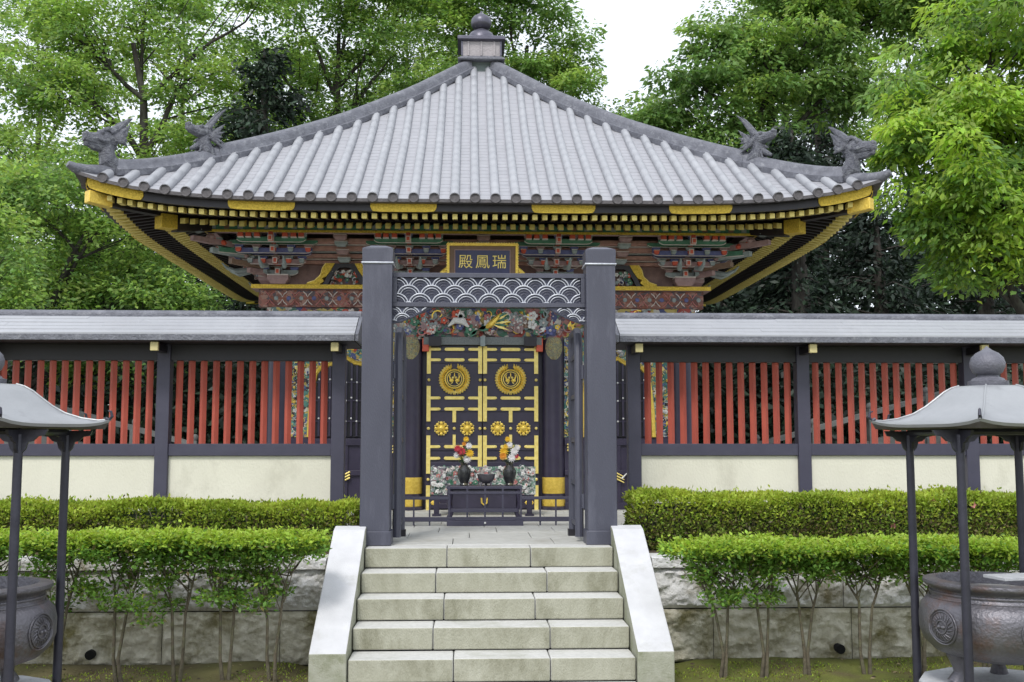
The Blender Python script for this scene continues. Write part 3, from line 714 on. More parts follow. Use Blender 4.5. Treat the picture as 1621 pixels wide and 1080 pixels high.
# body: podium, walls, columns
b = MB(); b.box(-2.9, 2.9, 12.75, 18.45, .84, .885, 'pave'); b.build('podium', hall, bevel=.006)
b = MB(); b.box(-2.40, 2.40, 13.22, 18.0, .88, 4.45, 'lacquer'); b.build('wall', hall)
def column(x, y, det):
    b = MB(); b.lathe([(.16, .885), (.16, .92), (.135, .93), (.135, 3.33)], (x, y, 0), 'lacquer', 24); c = b.build('column', hall)
    if det:
        b = MB(); b.lathe([(.137, 1.08), (.142, 1.09), (.142, 1.27), (.137, 1.275)], (x, y, 0), 'gold', 24); b.lathe([(.142, .93), (.145, .94), (.145, 1.03), (.142, 1.035)], (x, y, 0), 'gold', 24); b.build('gilt_collar', c)
        b = MB(); b.lathe([(.139, 2.95), (.139, 3.33)], (x, y, 0), 'frieze', 24)
        pts = []
        n = 9
        for i in range(n + 1):     # drooping brocade lobe wrapped on the column front
            pass
        vs = []; fs = []
        NZ, NA = 14, 12
        for j in range(NZ + 1):
            t = j / NZ; z = 2.70 + .27 * t
            hw = .118 * math.sin(math.pi * min(1, .04 + t * .80)) ** .7
            for i in range(NA + 1):
                a = (-1 + 2 * i / NA) * hw / .141; vs.append((x + .141 * math.sin(a), y - .141 * math.cos(a) - .004 * math.sin(math.pi * i / NA), z))
        fs = [(j * (NA + 1) + i, j * (NA + 1) + i + 1, (j + 1) * (NA + 1) + i + 1, (j + 1) * (NA + 1) + i) for j in range(NZ) for i in range(NA)]
        b.add(vs, fs, 'lobe'); b.build('brocade_lobe', c)
for x in (-.87, .87, -2.47, 2.47): column(x, WY, True)
for y in (14.7, 16.4, 18.05):
    for x in (-2.47, 2.47): column(x, y, False)
# doors
def bar(b, x0, x1, z0, z1, y, m='goldpale', t=.012): b.box(x0, x1, y - t, y, z0, z1, m)
for sx in (-1, 1):
    xa, xc = sorted((sx * .006, sx * .69)); yd = 13.12
    b = MB(); b.box(xa, xc, yd, yd + .05, .90, 2.875, 'lacquer')
    for z0, z1 in ((.90, .96), (1.40, 1.46), (2.07, 2.22), (2.66, 2.72), (2.80, 2.874), (1.60, 1.68)): b.box(xa + .001, xc - .001, yd - .014, yd - .0005, z0, z1, 'lacquer')
    d = b.build('door', hall, bevel=.003)
    b = MB(); yf = yd - .016
    for xx in (sx * .03, sx * .655):
        for z0, z1 in ((2.53, 2.865), (1.95, 2.38), (1.32, 1.78), (.87, 1.18)):
            b.box(xx - .024, xx + .024, yf - .012, yf, z0, z1, 'goldpale')
        for z in (2.455, 1.865, 1.25): b.ball((xx, yf, z), .02, 'goldpale', 8)
    xm = sx * .3425
    for z in (2.83, 2.70, 2.235, 2.10, 1.645, 1.505):
        for s2, xx in ((1 if sx > 0 else -1, sx * .03), (-1 if sx > 0 else 1, sx * .655)):
            q0, q1 = sorted((xx, xx + s2 * .115)); b.box(q0, q1, yf - .010, yf - .001, z - .017, z + .017, 'goldpale')
            b.ball((xx + s2 * .12, yf - .004, z), .019, 'goldpale', 8, (1.5, .4, 1))
        if z > 1.6 or True:
            b.box(xm - .10, xm + .10, yf - .010, yf, z - .019, z + .019, 'goldpale')
            for e in (-1, 1): b.ball((xm + e * .10, yf - .004, z), .021, 'goldpale', 8, (1.2, .4, 1))
    b.box(xm - .022, xm + .022, yf - .010, yf, 1.94, 2.08, 'goldpale'); b.box(xm - .018, xm + .018, yf - .010, yf, 1.66, 1.79, 'goldpale')
    b.ball((xm, yf, 1.865), .02, 'goldpale', 8)
    b.ball((sx * .57, yf, .97), .035, 'gold', 8, (1.6, .3, .9))
    b.build('gilt_fittings', d)
    # crest: wreath of pointed leaves round a disc with paired birds
    b = MB(); cz = 2.465; cx = xm
    for i in range(30):
        a = R(118) + R(304) * i / 29
        for r0, L_, tw, m in ((.118, .09, .55, 'gold'), (.135, .062, -.15, 'goldpale')):
            px, pz = cx + r0 * math.cos(a), cz + r0 * math.sin(a); side = 1 if i < 15 else -1
            da = a - side * tw * 1.2
            dx, dz = math.cos(da), math.sin(da); nx_, nz_ = -dz * .019, dx * .019
            b.add([(px, yf - .012, pz), (px + dx * L_ * .45 + nx_, yf - .02, pz + dz * L_ * .45 + nz_), (px + dx * L_, yf - .012, pz + dz * L_), (px + dx * L_ * .45 - nx_, yf - .012, pz + dz * L_ * .45 - nz_), (px + dx * L_ * .45, yf - .034, pz + dz * L_ * .45)],
                  [(0, 1, 4), (1, 2, 4), (2, 3, 4), (3, 0, 4)], m)
    b.tube([(cx + .112 * math.cos(R(i)), yf - .02, cz + .112 * math.sin(R(i))) for i in range(0, 361, 12)], .010, 'gold', 6)
    b.tube([(cx + .088 * math.cos(R(i)), yf - .02, cz + .088 * math.sin(R(i))) for i in range(0, 361, 12)], .006, 'goldpale', 6)
    for s2 in (-1, 1):
        b.ball((cx + s2 * .036, yf - .02, cz - .018), .03, 'gold', 10, (1, .5, .8)); b.ball((cx + s2 * .018, yf - .025, cz + .016), .016, 'goldpale', 8)
        b.tube([(cx + s2 * .05, yf - .02, cz), (cx + s2 * .062, yf - .02, cz + .035), (cx + s2 * .045, yf - .02, cz + .06)], [.012, .01, .003], 'gold', 6)
        b.tube([(cx + s2 * .02, yf - .02, cz - .04), (cx + s2 * .045, yf - .02, cz - .06)], [.009, .004], 'goldpale', 6)
    b.tube([(cx, yf - .02, cz + .03), (cx, yf - .02, cz + .075)], [.010, .004], 'gold', 6)
    b.build('crest', d, smooth=30)
    for e in (-1, 1):
        b = MB(); rx, rz = xm + e * .157, 1.865
        b.ball((rx, yf - .004, rz), .036, 'gold', 12, (1, .5, 1))
        for i in range(8):
            a = R(45 * i); b.ball((rx + .066 * math.cos(a), yf - .004, rz + .066 * math.sin(a)), .022, 'gold', 8, (1, .6, 1))
            a += R(22.5); b.ball((rx + .082 * math.cos(a), yf - .004, rz + .082 * math.sin(a)), .010, 'goldpale', 6, (1, .6, 1))
        b.lathe([(.052, 0), (.05, .006), (.04, .008)], (0, 0, 0), 'goldplate', 16); n = 48
        for t in range(len(b.v) - n, len(b.v)): v = b.v[t]; b.v[t] = (rx + v[0], yf - v[2], rz + v[1])
        b.build('rosette', d)

def carving(x0, x1, z0, z1, y, n, cols, smin=.02, smax=.06, seed=1, depth=.05):
    rnd = random.Random(seed); b = MB()
    for i in range(n):
        x = rnd.uniform(x0, x1); z = rnd.uniform(z0, z1); s = rnd.uniform(smin, smax); m = rnd.choice(cols); kind = rnd.random(); yy = y - rnd.uniform(0, depth)
        x = min(max(x, x0 + s), x1 - s); z = min(max(z, z0 + s * .9), z1 - s * .9)
        if kind < .40:      # leaf fan
            a0 = rnd.uniform(0, 6.28)
            for j in range(3):
                a = a0 + (j - 1) * .6; L_ = s * 1.5
                dx, dz = math.cos(a) * L_, math.sin(a) * L_
                if not (x0 < x + dx < x1 and z0 < z + dz < z1): dx, dz = dx * .4, dz * .4
                b.add([(x, yy, z), (x + dx * .5 - dz * .22, yy - .012, z + dz * .5 + dx * .22), (x + dx, yy - .004, z + dz), (x + dx * .5 + dz * .22, yy - .002, z + dz * .5 - dx * .22)], [(0, 1, 2, 3)], m)
        elif kind < .7:     # flower
            for j in range(5):
                a = j * 1.257; b.ball((x + s * .5 * math.cos(a), yy, z + s * .5 * math.sin(a)), s * .38, m, 6, (1, .6, 1))
            b.ball((x, yy - s * .2, z), s * .25, 'trim' if m != 'trim' else 'redp', 6)
        else:               # scroll
            pts = []; a0 = rnd.uniform(0, 6.28); sg = rnd.choice((-1, 1))
            for j in range(9):
                r_ = s * (1 - j / 11); a = a0 + sg * j * .6; pts.append((x + r_ * math.cos(a), yy - .002 * j, z + r_ * math.sin(a)))
            b.tube(pts, [s * .16 * (1 - j / 14) for j in range(9)], m, 5)
    return b
ALL = ['redp', 'greenp', 'bluep', 'gold', 'mauve', 'greyp', 'trim', 'white', 'pink', 'greenp', 'greyp', 'mauve', 'frame']
# horizontal bands on the front
b = MB(); b.box(-.72, .72, 13.03, 13.2, 2.88, 2.975, 'greyband')
for x in (-.58, 0, .58): b.box(x - (.075 if x else .03), x + (.075 if x else .03), 12.99, 13.03, 2.86, 2.98, 'dark' if x else 'greyp')
b.box(-.735, -.655, 13.035, 13.1, 2.80, 2.96, 'redp'); b.box(.655, .735, 13.035, 13.1, 2.80, 2.96, 'redp'); b.build('door_head', hall, bevel=.003)
b = MB(); b.box(-2.62, 2.62, 13.06, 13.21, 2.98, 3.33, 'frieze'); fr = b.build('frieze', hall)
for a, c, sd in ((-.98, 0, 1), (0, .98, 2), (-2.6, -.98, 3), (.98, 2.6, 4)): carving(a, c, 2.99, 3.32, 13.05, 105 if sd < 3 else 80, ALL, .035, .085, sd).build('carved_flowers', fr)
bird = MB()   # white bird and green-gold bird in the middle of the frieze
bird.tube([(-.42, 12.99, 3.10), (-.34, 12.96, 3.17), (-.24, 12.96, 3.16), (-.17, 12.98, 3.09)], [.01, .04, .045, .01], 'white', 8)
for a in range(5): bird.leaf((-.30, 12.955, 3.17), (.10 + .12 * a, 0, .5), (0, -1, 0), .14 - .01 * a, .035, 'white')
bird.tube([(.0, 12.99, 3.06), (.09, 12.96, 3.12), (.17, 12.96, 3.20), (.22, 12.98, 3.26)], [.01, .04, .03, .012], 'gold', 8)
for a in range(6): bird.leaf((.10, 12.95, 3.13), (.5, 0, .42 - .12 * a), (0, -1, 0), .24, .035, 'goldpale' if a % 2 else 'greenp')
for a in range(5): bird.leaf((-.06, 12.955, 3.06), (-.3 + .2 * a, 0, -.2 + .1 * a), (0, -1, 0), .14, .05, 'greenp')
bird.build('carved_birds', fr)
b = MB(); b.box(-2.72, 2.72, 13.04, 13.2, 3.335, 3.545, 'brocade'); tb = b.build('tie_beam', hall)
b = MB()
for i in range(-17, 18):
    x = i * .152
    for s2 in (-1, 1): b.tube([(x - .055, 13.036, 3.44 + s2 * .082), (x - .02, 13.032, 3.44 + s2 * .05), (x, 13.03, 3.44 + s2 * .015), (x + .02, 13.032, 3.44 + s2 * .05), (x + .055, 13.036, 3.44 + s2 * .082)], .006, 'pink' if i % 2 else 'trim', 5)
    b.ball((x + .076, 13.036, 3.44), .028, 'greyp' if i % 2 else 'bluep', 8, (1, .4, 1))
b.build('painted_scrolls', tb)
b = MB(); b.box(-2.80, 2.80, 12.96, 13.3, 3.548, 3.60, 'mauve', mf='goldplate'); b.build('plate_beam', hall, bevel=.003)
b = MB(); b.box(-2.5, 2.5, 13.12, 13.22, 3.60, 4.3, 'wallp')
for y, z, m in ((13.05, 3.865, 'bandp'), (13.03, 3.915, 'trim'), (12.95, 3.93, 'bandp'), (12.92, 3.985, 'greyp'), (12.80, 4.0, 'bandp'), (12.78, 4.05, 'trim'), (12.66, 4.065, 'bandp')): b.box(-2.5, 2.5, y, 13.12, z, z + (.012 if m == 'trim' else .042), m)
b.build('bracket_zone_wall', hall)
b = MB()
for k in range(4):
    q = MB(); r_ = 3.17; q.box(-r_ - .04, r_ + .04, CY - r_ - .05, CY - r_ + .05, 4.125, 4.225, 'mauve', mf='greenp'); q.box(-r_ - .05, r_ + .05, CY - r_ - .058, CY - r_ - .05, 4.122, 4.15, 'goldplate')
    for i in range(-20, 21): q.box(i * .155 - .06, i * .155 + .0, CY - r_ - .057, CY - r_ - .05, 4.16, 4.21, 'frame' if i % 2 else 'greyp')
    o = len(b.v); b.v += [rot4(v, k) for v in q.v]; b.f += [[i + o for i in f] for f in q.f]; mm = [b.mi(m) for m in q.mats]; b.m += [mm[i] for i in q.m]
b.build('eave_purlin', hall, smooth=0)
# side bay panels with bell windows
for sx in (-1, 1):
    xa, xc = sorted((sx * 1.0, sx * 2.32)); xm = sx * 1.65
    b = MB(); b.box(xa, xc, 13.10, 13.2, 1.76, 2.98, 'strip')
    for e0, e1, sd in ((1.0, 1.13, 5), (2.16, 2.30, 6)):
        q0, q1 = sorted((sx * e0, sx * e1)); carving(q0, q1, 1.78, 2.90, 13.095, 70, ['gold', 'goldpale', 'greenp', 'white', 'bluep', 'greyp', 'dark'], .015, .04, sd * 3, .02).into(b)
    carving(xa + .1, xc - .1, 2.74, 2.97, 13.095, 60, ALL, .02, .045, 11 + sx, .02).into(b)
    b.build('painted_panel', hall)
    arch = [(-.44, 1.76), (-.43, 2.05), (-.40, 2.35), (-.37, 2.52), (-.31, 2.60), (-.2, 2.64), (-.1, 2.66), (0, 2.72), (.1, 2.66), (.2, 2.64), (.31, 2.60), (.37, 2.52), (.40, 2.35), (.43, 2.05), (.44, 1.76)]
    b = MB(); b.tube([(xm + u, 13.085, z) for u, z in arch], .05, 'gold', 8, flat=.6); wf = b.build('window', hall)
    wf['label'] = 'bell shaped window with gilt frame'
    b = MB(); b.prism([(xm + u * .95, z) for u, z in arch][::-1], 13.085, 13.095, 'window'); b.build('pane', wf, smooth=0)
    b = MB()
    for i in range(-6, 7):
        x = xm + i * .065; top = np.interp(abs(i * .065), [0, .1, .31, .37, .44], [2.70, 2.65, 2.58, 2.48, 1.8]); b.box(x - .012, x + .012, 13.06, 13.08, 1.77, top, 'lacquer')
    for z in (1.95, 2.2, 2.42):
        b.box(xm - .38, xm + .38, 13.062, 13.078, z - .008, z + .008, 'lacquer')
        for i in range(-5, 6): b.ball((xm + i * .065, 13.056, z + (.035 if i % 2 else 0)), .012, 'white', 6)
    b.build('lattice', wf)
    b = MB(); b.box(xa, xc, 13.10, 13.2, .885, 1.755, 'lacquer'); b.box(xa, xc, 13.07, 13.10, 1.66, 1.74, 'lacquer'); b.box(xa, xc, 13.07, 13.10, 1.30, 1.36, 'lacquer'); b.box(xa, xc, 13.07, 13.10, .89, .97, 'lacquer')
    for x in (sx * 1.32, sx * 1.65, sx * 1.98): b.box(x - .03, x + .03, 13.075, 13.10, .971, 1.659, 'lacquer')
    dd = b.build('dado', hall, bevel=.003)
    for cx, cz in ((1.10, 1.60), (1.66, 1.27), (2.2, 1.60)):
        b = MB()
        for j in range(3):
            o_ = (j - 1) * .035; b.tube([(sx * (cx - .07), 13.06, cz + o_ + .04), (sx * (cx + .06), 13.06, cz + o_ - .025)], [.012, .006], 'goldpale', 6)
        b.tube([(sx * (cx + .03), 13.055, cz - .01), (sx * (cx + .09), 13.055, cz + .05)], [.012, .006], 'white', 6)
        b.build('gilt_fitting', dd)

# bracket sets
def block(b, x, y, z, wd, h, m, dp=None):
    dp = dp or wd; a = wd / 2; c = dp / 2; lo = .68
    b.hexa([(x - a * lo, y - c * lo, z), (x + a * lo, y - c * lo, z), (x + a * lo, y + c * lo, z), (x - a * lo, y + c * lo, z), (x - a, y - c, z + h * .45), (x + a, y - c, z + h * .45), (x + a, y + c, z + h * .45), (x - a, y + c, z + h * .45)], m)
    b.box(x - a, x + a, y - c, y + c, z + h * .451, z + h, m)
    b.box(x - a - .002, x + a + .002, y - c - .003, y + c, z + h * .88, z + h, 'trim')
def arm(b, x, y, z, L_, m, h=.06, t=.05):
    a = L_ / 2; k = h
    poly = [(x - a, z + h), (x - a, z + h * .45), (x - a + k * .5, z + h * .12), (x - a + k * 1.1, z), (x + a - k * 1.1, z), (x + a - k * .5, z + h * .12), (x + a, z + h * .45), (x + a, z + h)]
    b.prism(poly, y - t / 2, y + t / 2, m)
    b.tube([(px, y - t / 2 - .001, pz) for px, pz in poly[1:7]], .0042, 'trim', 4)
def bracket_set(x0, k, name='bracket_set', corner=0):
    # built at the front wall plane and turned with rot4
    fn = lambda v: rot4(v, k)
    root = MB(); block(root, x0, 12.98, 3.602, .25, .11, 'mauve', .2); rt_ = root.build(name, hall, fn=fn, smooth=0)
    TI = [(12.98, 3.712, .46, .0), (12.80, 3.815, .70, .0), (12.62, 3.918, .90, .0), (12.46, 4.02, .80, 0)]
    cols = ['greyp', 'mauve', 'bluep', 'greenp']
    for i, (y, z, L_, _) in enumerate(TI):
        b = MB(); arm(b, x0, y, z, L_, cols[i]); 
        if i < 3: arm(b, x0, y + .0, z + .103, L_ + .12, cols[(i + 1) % 4], .05)
        b.box(x0 - .024, x0 + .024, y - .12, 13.1, z + .005, z + .06, 'redp' if i % 2 else 'mauve'); b.box(x0 - .028, x0 + .028, y - .125, y - .12, z, z + .065, 'trim'); b.box(x0 - .018, x0 + .018, y - .128, y - .125, z + .01, z + .055, 'redp')
        b.build('bracket_arm', rt_, fn=fn, smooth=0)
        n = (3, 5, 5, 5)[i]
        for j in range(n):
            b = MB(); xx = x0 + (j - (n - 1) / 2) * (L_ - .09) / (n - 1); block(b, xx, y, z + .0605, .095, .0415 if i < 3 else .045, ['mauve', 'greyp', 'bluep'][(j + i) % 3], .08)
            if i in (1, 2): block(b, xx, y - .05, z + .012, .06, .05, ['redp', 'greyp'][(i + j) % 2], .05)
            b.build('bearing_block', rt_, fn=fn, smooth=0)
    # strut up to the purlin and cusped tails
    b = MB(); b.box(x0 - .025, x0 + .025, 12.37, 12.40, 4.03, 4.13, 'redp'); b.box(x0 - .033, x0 + .033, 12.40, 12.46, 4.02, 4.135, 'trim')
    b.build('strut', rt_, fn=fn, smooth=0)
    for e in (-1, 1):
        for q_ in (.16, .26, .35):
            b = MB(); xx = x0 + e * q_; b.box(xx - .03, xx + .03, 12.38, 12.44, 4.075, 4.12, 'redp'); b.box(xx - .034, xx + .034, 12.385, 12.44, 4.065, 4.075, 'trim'); b.build('red_block', rt_, fn=fn, smooth=0)
        b = MB(); b.tube([(x0 + e * .10, 12.74, 3.79), (x0 + e * .13, 12.6, 3.76), (x0 + e * .14, 12.5, 3.80), (x0 + e * .14, 12.44, 3.86)], [.028, .03, .022, .008], 'greyp', 6); b.build('tail', rt_, fn=fn, smooth=0)
for x in (-2.47, -.88, .88, 2.47): bracket_set(x, 0)
for k in (1, 3):
    for x in (-2.47, -.88, .88, 2.47): bracket_set(x, k)
for kx, ky in ((-1, -1), (1, -1)):
    fn = hipfn(kx, ky); b = MB()
    for i, (t0, t1, z0, z1, m) in enumerate(((2.45, 2.80, 3.72, 3.74, 'mauve'), (2.45, 2.98, 3.80, 3.815, 'frame'), (2.5, 3.16, 3.90, 3.915, 'greyp'), (2.6, 3.34, 4.0, 4.02, 'mauve'))):
        b.hexa([(t1 * S2, -.035, z1 - .02), (t1 * S2, .035, z1 - .02), (t0 * S2, .035, z0 - .04), (t0 * S2, -.035, z0 - .04), (t1 * S2, -.035, z1 + .035), (t1 * S2, .035, z1 + .035), (t0 * S2, .035, z0 + .04), (t0 * S2, -.035, z0 + .04)], m)
    p = b.build('corner_arm', hall, fn=fn, smooth=0)
    b = MB(); b.hexa([(3.10 * S2, -.05, 3.905), (3.10 * S2, .05, 3.905), (2.7 * S2, .05, 3.93), (2.7 * S2, -.05, 3.93), (3.10 * S2, -.05, 3.955), (3.10 * S2, .05, 3.955), (2.7 * S2, .05, 4.03), (2.7 * S2, -.05, 4.03)], 'greenp')
    b.hexa([(3.11 * S2, -.054, 3.898), (3.11 * S2, .054, 3.898), (2.7 * S2, .054, 3.92), (2.7 * S2, -.054, 3.92), (3.11 * S2, -.054, 3.905), (3.11 * S2, .054, 3.905), (2.7 * S2, .054, 3.93), (2.7 * S2, -.054, 3.93)], 'trim'); b.build('tail_rafter', p, fn=fn, smooth=0)
    b = MB()
    for i in range(7):
        t = 2.62 + i * .11; b.ball((t * S2, 0, 3.80 + .055 * i), .05, ['greyp', 'redp', 'mauve'][i % 3], 8, (1, 1.3, .8))
    b.build('carved_cloud', p, fn=fn)
for x in (-1.68, 0, 1.68):
    for y, z, m in ((12.93, 3.865, 'greyp'), (12.76, 3.93, 'mauve'), (12.60, 4.0, 'greyp'), (12.48, 4.06, 'mauve')):
        b = MB(); block(b, x, y, z, .15, .06, m, .1); b.build('bearing_block', hall, smooth=0)
# frog-leg struts
for xm in (-1.68, 0, 1.68):
    half = [(.045, 3.86), (.13, 3.855), (.2, 3.81), (.25, 3.74), (.30, 3.67), (.37, 3.635), (.44, 3.615), (.44, 3.602), (.27, 3.602), (.24, 3.64), (.20, 3.70), (.16, 3.76), (.10, 3.80), (.0, 3.815)]
    fl = None
    for s2 in (-1, 1):
        outer = [(xm + s2 * u, z) for u, z in [(.12, 3.862), (.23, 3.862), (.27, 3.80), (.29, 3.72), (.36, 3.65), (.45, 3.62), (.46, 3.602), (.30, 3.602), (.25, 3.64), (.27, 3.68), (.22, 3.70), (.17, 3.77)]]
        inner = [(xm + s2 * u, z) for u, z in [(0, 3.862), (.12, 3.861), (.165, 3.77), (.215, 3.70), (.24, 3.64), (.27, 3.602), (.20, 3.602), (.17, 3.67), (.12, 3.76), (.06, 3.81), (0, 3.815)]]
        b = MB(); b.prism(outer if s2 < 0 else outer[::-1], 12.97, 13.05, 'goldplate'); 
        b.prism(inner if s2 < 0 else inner[::-1], 12.98, 13.06, 'dark')
        b.tube([(x, 12.968, z) for x, z in outer[1:6]], .006, 'goldpale', 5)
        o = b.build('frog_leg_strut', hall, smooth=0)
        fl = o
    carving(xm - .17, xm + .17, 3.605, 3.79, 13.02, 50, ['greenp', 'greyp', 'white', 'trim', 'bluep', 'redp'], .015, .04, int(50 + xm * 10), .03).build('carved_infill', fl)

# plaque on the eave
pq = empty('name_plaque', (-.015, 12.33, 3.55), 'gold framed navy name plaque with three gilt characters under the eave', 'sign')
tl = lambda v: (v[0], v[1] - (v[2] - 3.55) * .12, v[2])
b = MB(); x0, x1, z0, z1 = -.425, .395, 3.545, 3.985
b.box(x0, x1, 12.325, 12.355, z0, z1, 'frame'); pf = b.build('backing', pq, fn=tl, smooth=0)
b = MB()
for a in ((x0, x1, z1 - .028, z1), (x0, x1, z0, z0 + .028), (x0, x0 + .028, z0 + .028, z1 - .028), (x1 - .028, x1, z0 + .028, z1 - .028)): b.box(a[0], a[1], 12.29, 12.325, a[2], a[3], 'gold')
for i in range(28): b.ball((x0 + (x1 - x0) * (i + .5) / 28, 12.30, z1 + .002), .013, 'goldpale', 6)
for i in range(14):
    for xx in (x0, x1): b.ball((xx, 12.30, z0 + (z1 - z0) * (i + .5) / 14), .012, 'goldpale', 6)
for e, xx in ((-1, x0), (1, x1)): b.tube([(xx, 12.31, z0 + .16), (xx + e * .05, 12.31, z0 + .10), (xx + e * .07, 12.31, z0)], [.015, .035, .03], 'gold', 8)
b.build('gilt_frame', pq, fn=tl)
b = MB(); b.box(x0 + .095, x1 - .095, 12.312, 12.324, z0 + .07, z1 - .078, 'navy'); b.build('board', pq, fn=tl, smooth=0)
b = MB()
for a in ((x0 + .085, x1 - .085, z1 - .078, z1 - .068), (x0 + .085, x0 + .095, z0 + .06, z1 - .078), (x1 - .095, x1 - .085, z0 + .06, z1 - .078)): b.box(a[0], a[1], 12.308, 12.324, a[2], a[3], 'mauve')
b.build('inner_moulding', pq, fn=tl, smooth=0)
for i, ch in enumerate('殿鳳瑞'):
    cu = bpy.data.curves.new('character', 'FONT'); cu.body = ch; cu.size = .17; cu.extrude = .004; cu.offset = .0; cu.align_x = 'CENTER'; cu.resolution_u = 6
    tmp = bpy.data.objects.new('tmp', cu); COL.objects.link(tmp)
    dg = bpy.context.evaluated_depsgraph_get(); me = bpy.data.meshes.new_from_object(tmp.evaluated_get(dg)); bpy.data.objects.remove(tmp)
    if len(me.vertices) == 0: continue
    me.materials.clear(); me.materials.append(M['goldpale'])
    o = bpy.data.objects.new('character', me); COL.objects.link(o); o.parent = pq
    o.location = (-.195 + .195 * i, -.018 - .028, .165); o.rotation_euler = (R(90 - 6.8) * 1.0, 0, 0); o.rotation_euler[0] = R(96.8)

# ---------------------------------------------------------------- barrier, altar, vases, bowl
br = empty('low_barrier', (0, 11.0, .86), 'low dark metal barrier of thin bars across the paved passage', 'barrier')
b = MB(); b.box(-.90, .90, 10.98, 11.02, .90, .945, 'fence'); b.box(-.90, -.37, 10.985, 11.015, 1.12, 1.15, 'fence'); b.box(.37, .90, 10.985, 11.015, 1.12, 1.15, 'fence'); b.box(-.37, .37, 10.985, 11.015, 1.175, 1.20, 'fence'); b.build('rail', br, bevel=.003)
for x in (-.72, -.56, .56, .72, -.88, .88):
    b = MB(); b.box(x - .008, x + .008, 10.99, 11.01, .86, 1.119 if abs(x) < .8 else 1.2, 'fence'); b.build('bar', br)
for x in (-.365, -.18, 0, .18, .365):
    b = MB(); b.box(x - .009, x + .009, 10.99, 11.01, .946, 1.26, 'fence'); b.build('bar', br)
b = MB(); b.box(-.385, .385, 10.93, 11.0, .86, .91, 'fence'); b.box(-.30, .30, 10.94, 10.98, .91, .93, 'fence'); b.build('foot', br, bevel=.003)
b = MB(); b.ball((-.0, 10.925, .89), .012, 'white', 6); b.build('bolt', br)

al = empty('altar_table', (0, 11.7, .86), 'low black offering table holding two vases and a bowl in front of the doors', 'table')
b = MB(); b.box(-.40, .40, 11.45, 11.85, 1.205, 1.235, 'fence'); b.build('tabletop', al, bevel=.004)
b = MB(); b.box(-.34, .34, 11.50, 11.80, 1.0, 1.20, 'lacquer'); b.box(-.37, .37, 11.47, 11.83, .96, 1.0, 'fence'); b.build('chest', al, bevel=.004)
for x in (-.36, .36):
    for y in (11.49, 11.81):
        b = MB(); b.tube([(x, y, 1.2), (x * 1.04, y, 1.05), (x * .96, y, .95), (x * 1.08, y, .862)], [.03, .025, .02, .03], 'lacquer', 8); b.build('leg', al)
b = MB(); b.tube([(-.03, 11.49, 1.11), (-.028, 11.48, 1.06), (0, 11.475, 1.035), (.028, 11.48, 1.06), (.03, 11.49, 1.11)], .009, 'gold', 6); b.build('handle', al)
def vase(x, label, cols, seed):
    r = empty('flower_vase', (x, 11.6, 1.236), label, 'vase', None)
    b = MB(); b.lathe([(.04, 1.236), (.045, 1.25), (.04, 1.26), (.062, 1.31), (.073, 1.36), (.07, 1.40), (.045, 1.435), (.033, 1.455), (.045, 1.485), (.04, 1.485), (.028, 1.455)], (x, 11.6, 0), 'vase', 20); b.build('vase_body', r)
    rnd = random.Random(seed)
    b = MB()
    for i in range(26):
        a = rnd.uniform(0, 6.28); rr = rnd.uniform(.01, .09); z = rnd.uniform(1.54, 1.72)
        b.tube([(x, 11.6, 1.47), (x + rr * .5 * math.cos(a), 11.6 + rr * .5 * math.sin(a), (1.47 + z) / 2), (x + rr * math.cos(a), 11.6 + rr * math.sin(a), z)], .0025, 'stalk', 4)
        for j in range(2): b.leaf((x + rr * .6 * math.cos(a), 11.6 + rr * .6 * math.sin(a), z - .07), (math.cos(a + j), math.sin(a + j), .4), (0, 0, 1), .06, .025, 'stalk')
    b.build('stems', r)
    for (dx, z, s, m) in cols:
        b = MB(); cy_ = 11.6 - rnd.uniform(.02, .06)
        for ring, (rr, nn, up_) in enumerate(((1.0, 12, .15), (.7, 9, .5), (.4, 6, 1.0))):
            for i in range(nn):
                a = 6.28 * i / nn + ring * .3; d = Vector((math.cos(a), -up_ * .8, math.sin(a))); b.leaf((x + dx, cy_ - .006 * ring, z), d, (0, -1, .0), s * rr, s * .5, m)
        b.ball((x + dx, cy_ - .006, z), s * .3, m, 8)
        b.build('blossom', r, smooth=0)
vase(-.215, 'dark vase with red, yellow and white blossoms standing left of the small bowl', [(-.03, 1.60, .055, 'petalR'), (-.07, 1.63, .045, 'petalR'), (.06, 1.58, .05, 'petalY'), (.03, 1.52, .05, 'petalW'), (.05, 1.66, .04, 'petalW'), (-.08, 1.56, .04, 'petalW'), (.0, 1.68, .03, 'petalO'), (.02, 1.73, .035, 'petalY')], 1)
vase(.27, 'dark vase with orange-yellow and white blossoms standing right of the small bowl', [(-.06, 1.60, .055, 'petalY'), (-.07, 1.55, .045, 'petalO'), (.05, 1.60, .05, 'petalW'), (.08, 1.64, .04, 'petalW'), (.02, 1.53, .05, 'petalW'), (.0, 1.67, .04, 'petalW'), (-.02, 1.73, .035, 'petalY'), (.07, 1.55, .035, 'petalR'), (-.04, 1.65, .035, 'petalY')], 2)
b = MB(); b.lathe([(.03, 1.26), (.06, 1.275), (.085, 1.305), (.095, 1.345), (.10, 1.36), (.09, 1.36), (.08, 1.33), (.02, 1.32)], (.02, 11.55, 0), 'urn', 24)
for i in range(3): a = R(90 + 120 * i); b.tube([(.02 + .05 * math.cos(a), 11.55 + .05 * math.sin(a), 1.28), (.02 + .07 * math.cos(a), 11.55 + .07 * math.sin(a), 1.237)], [.014, .01], 'urn', 6)
tag(b.build('incense_bowl'), 'small bronze incense bowl on three feet between the two flower vases', 'bowl')
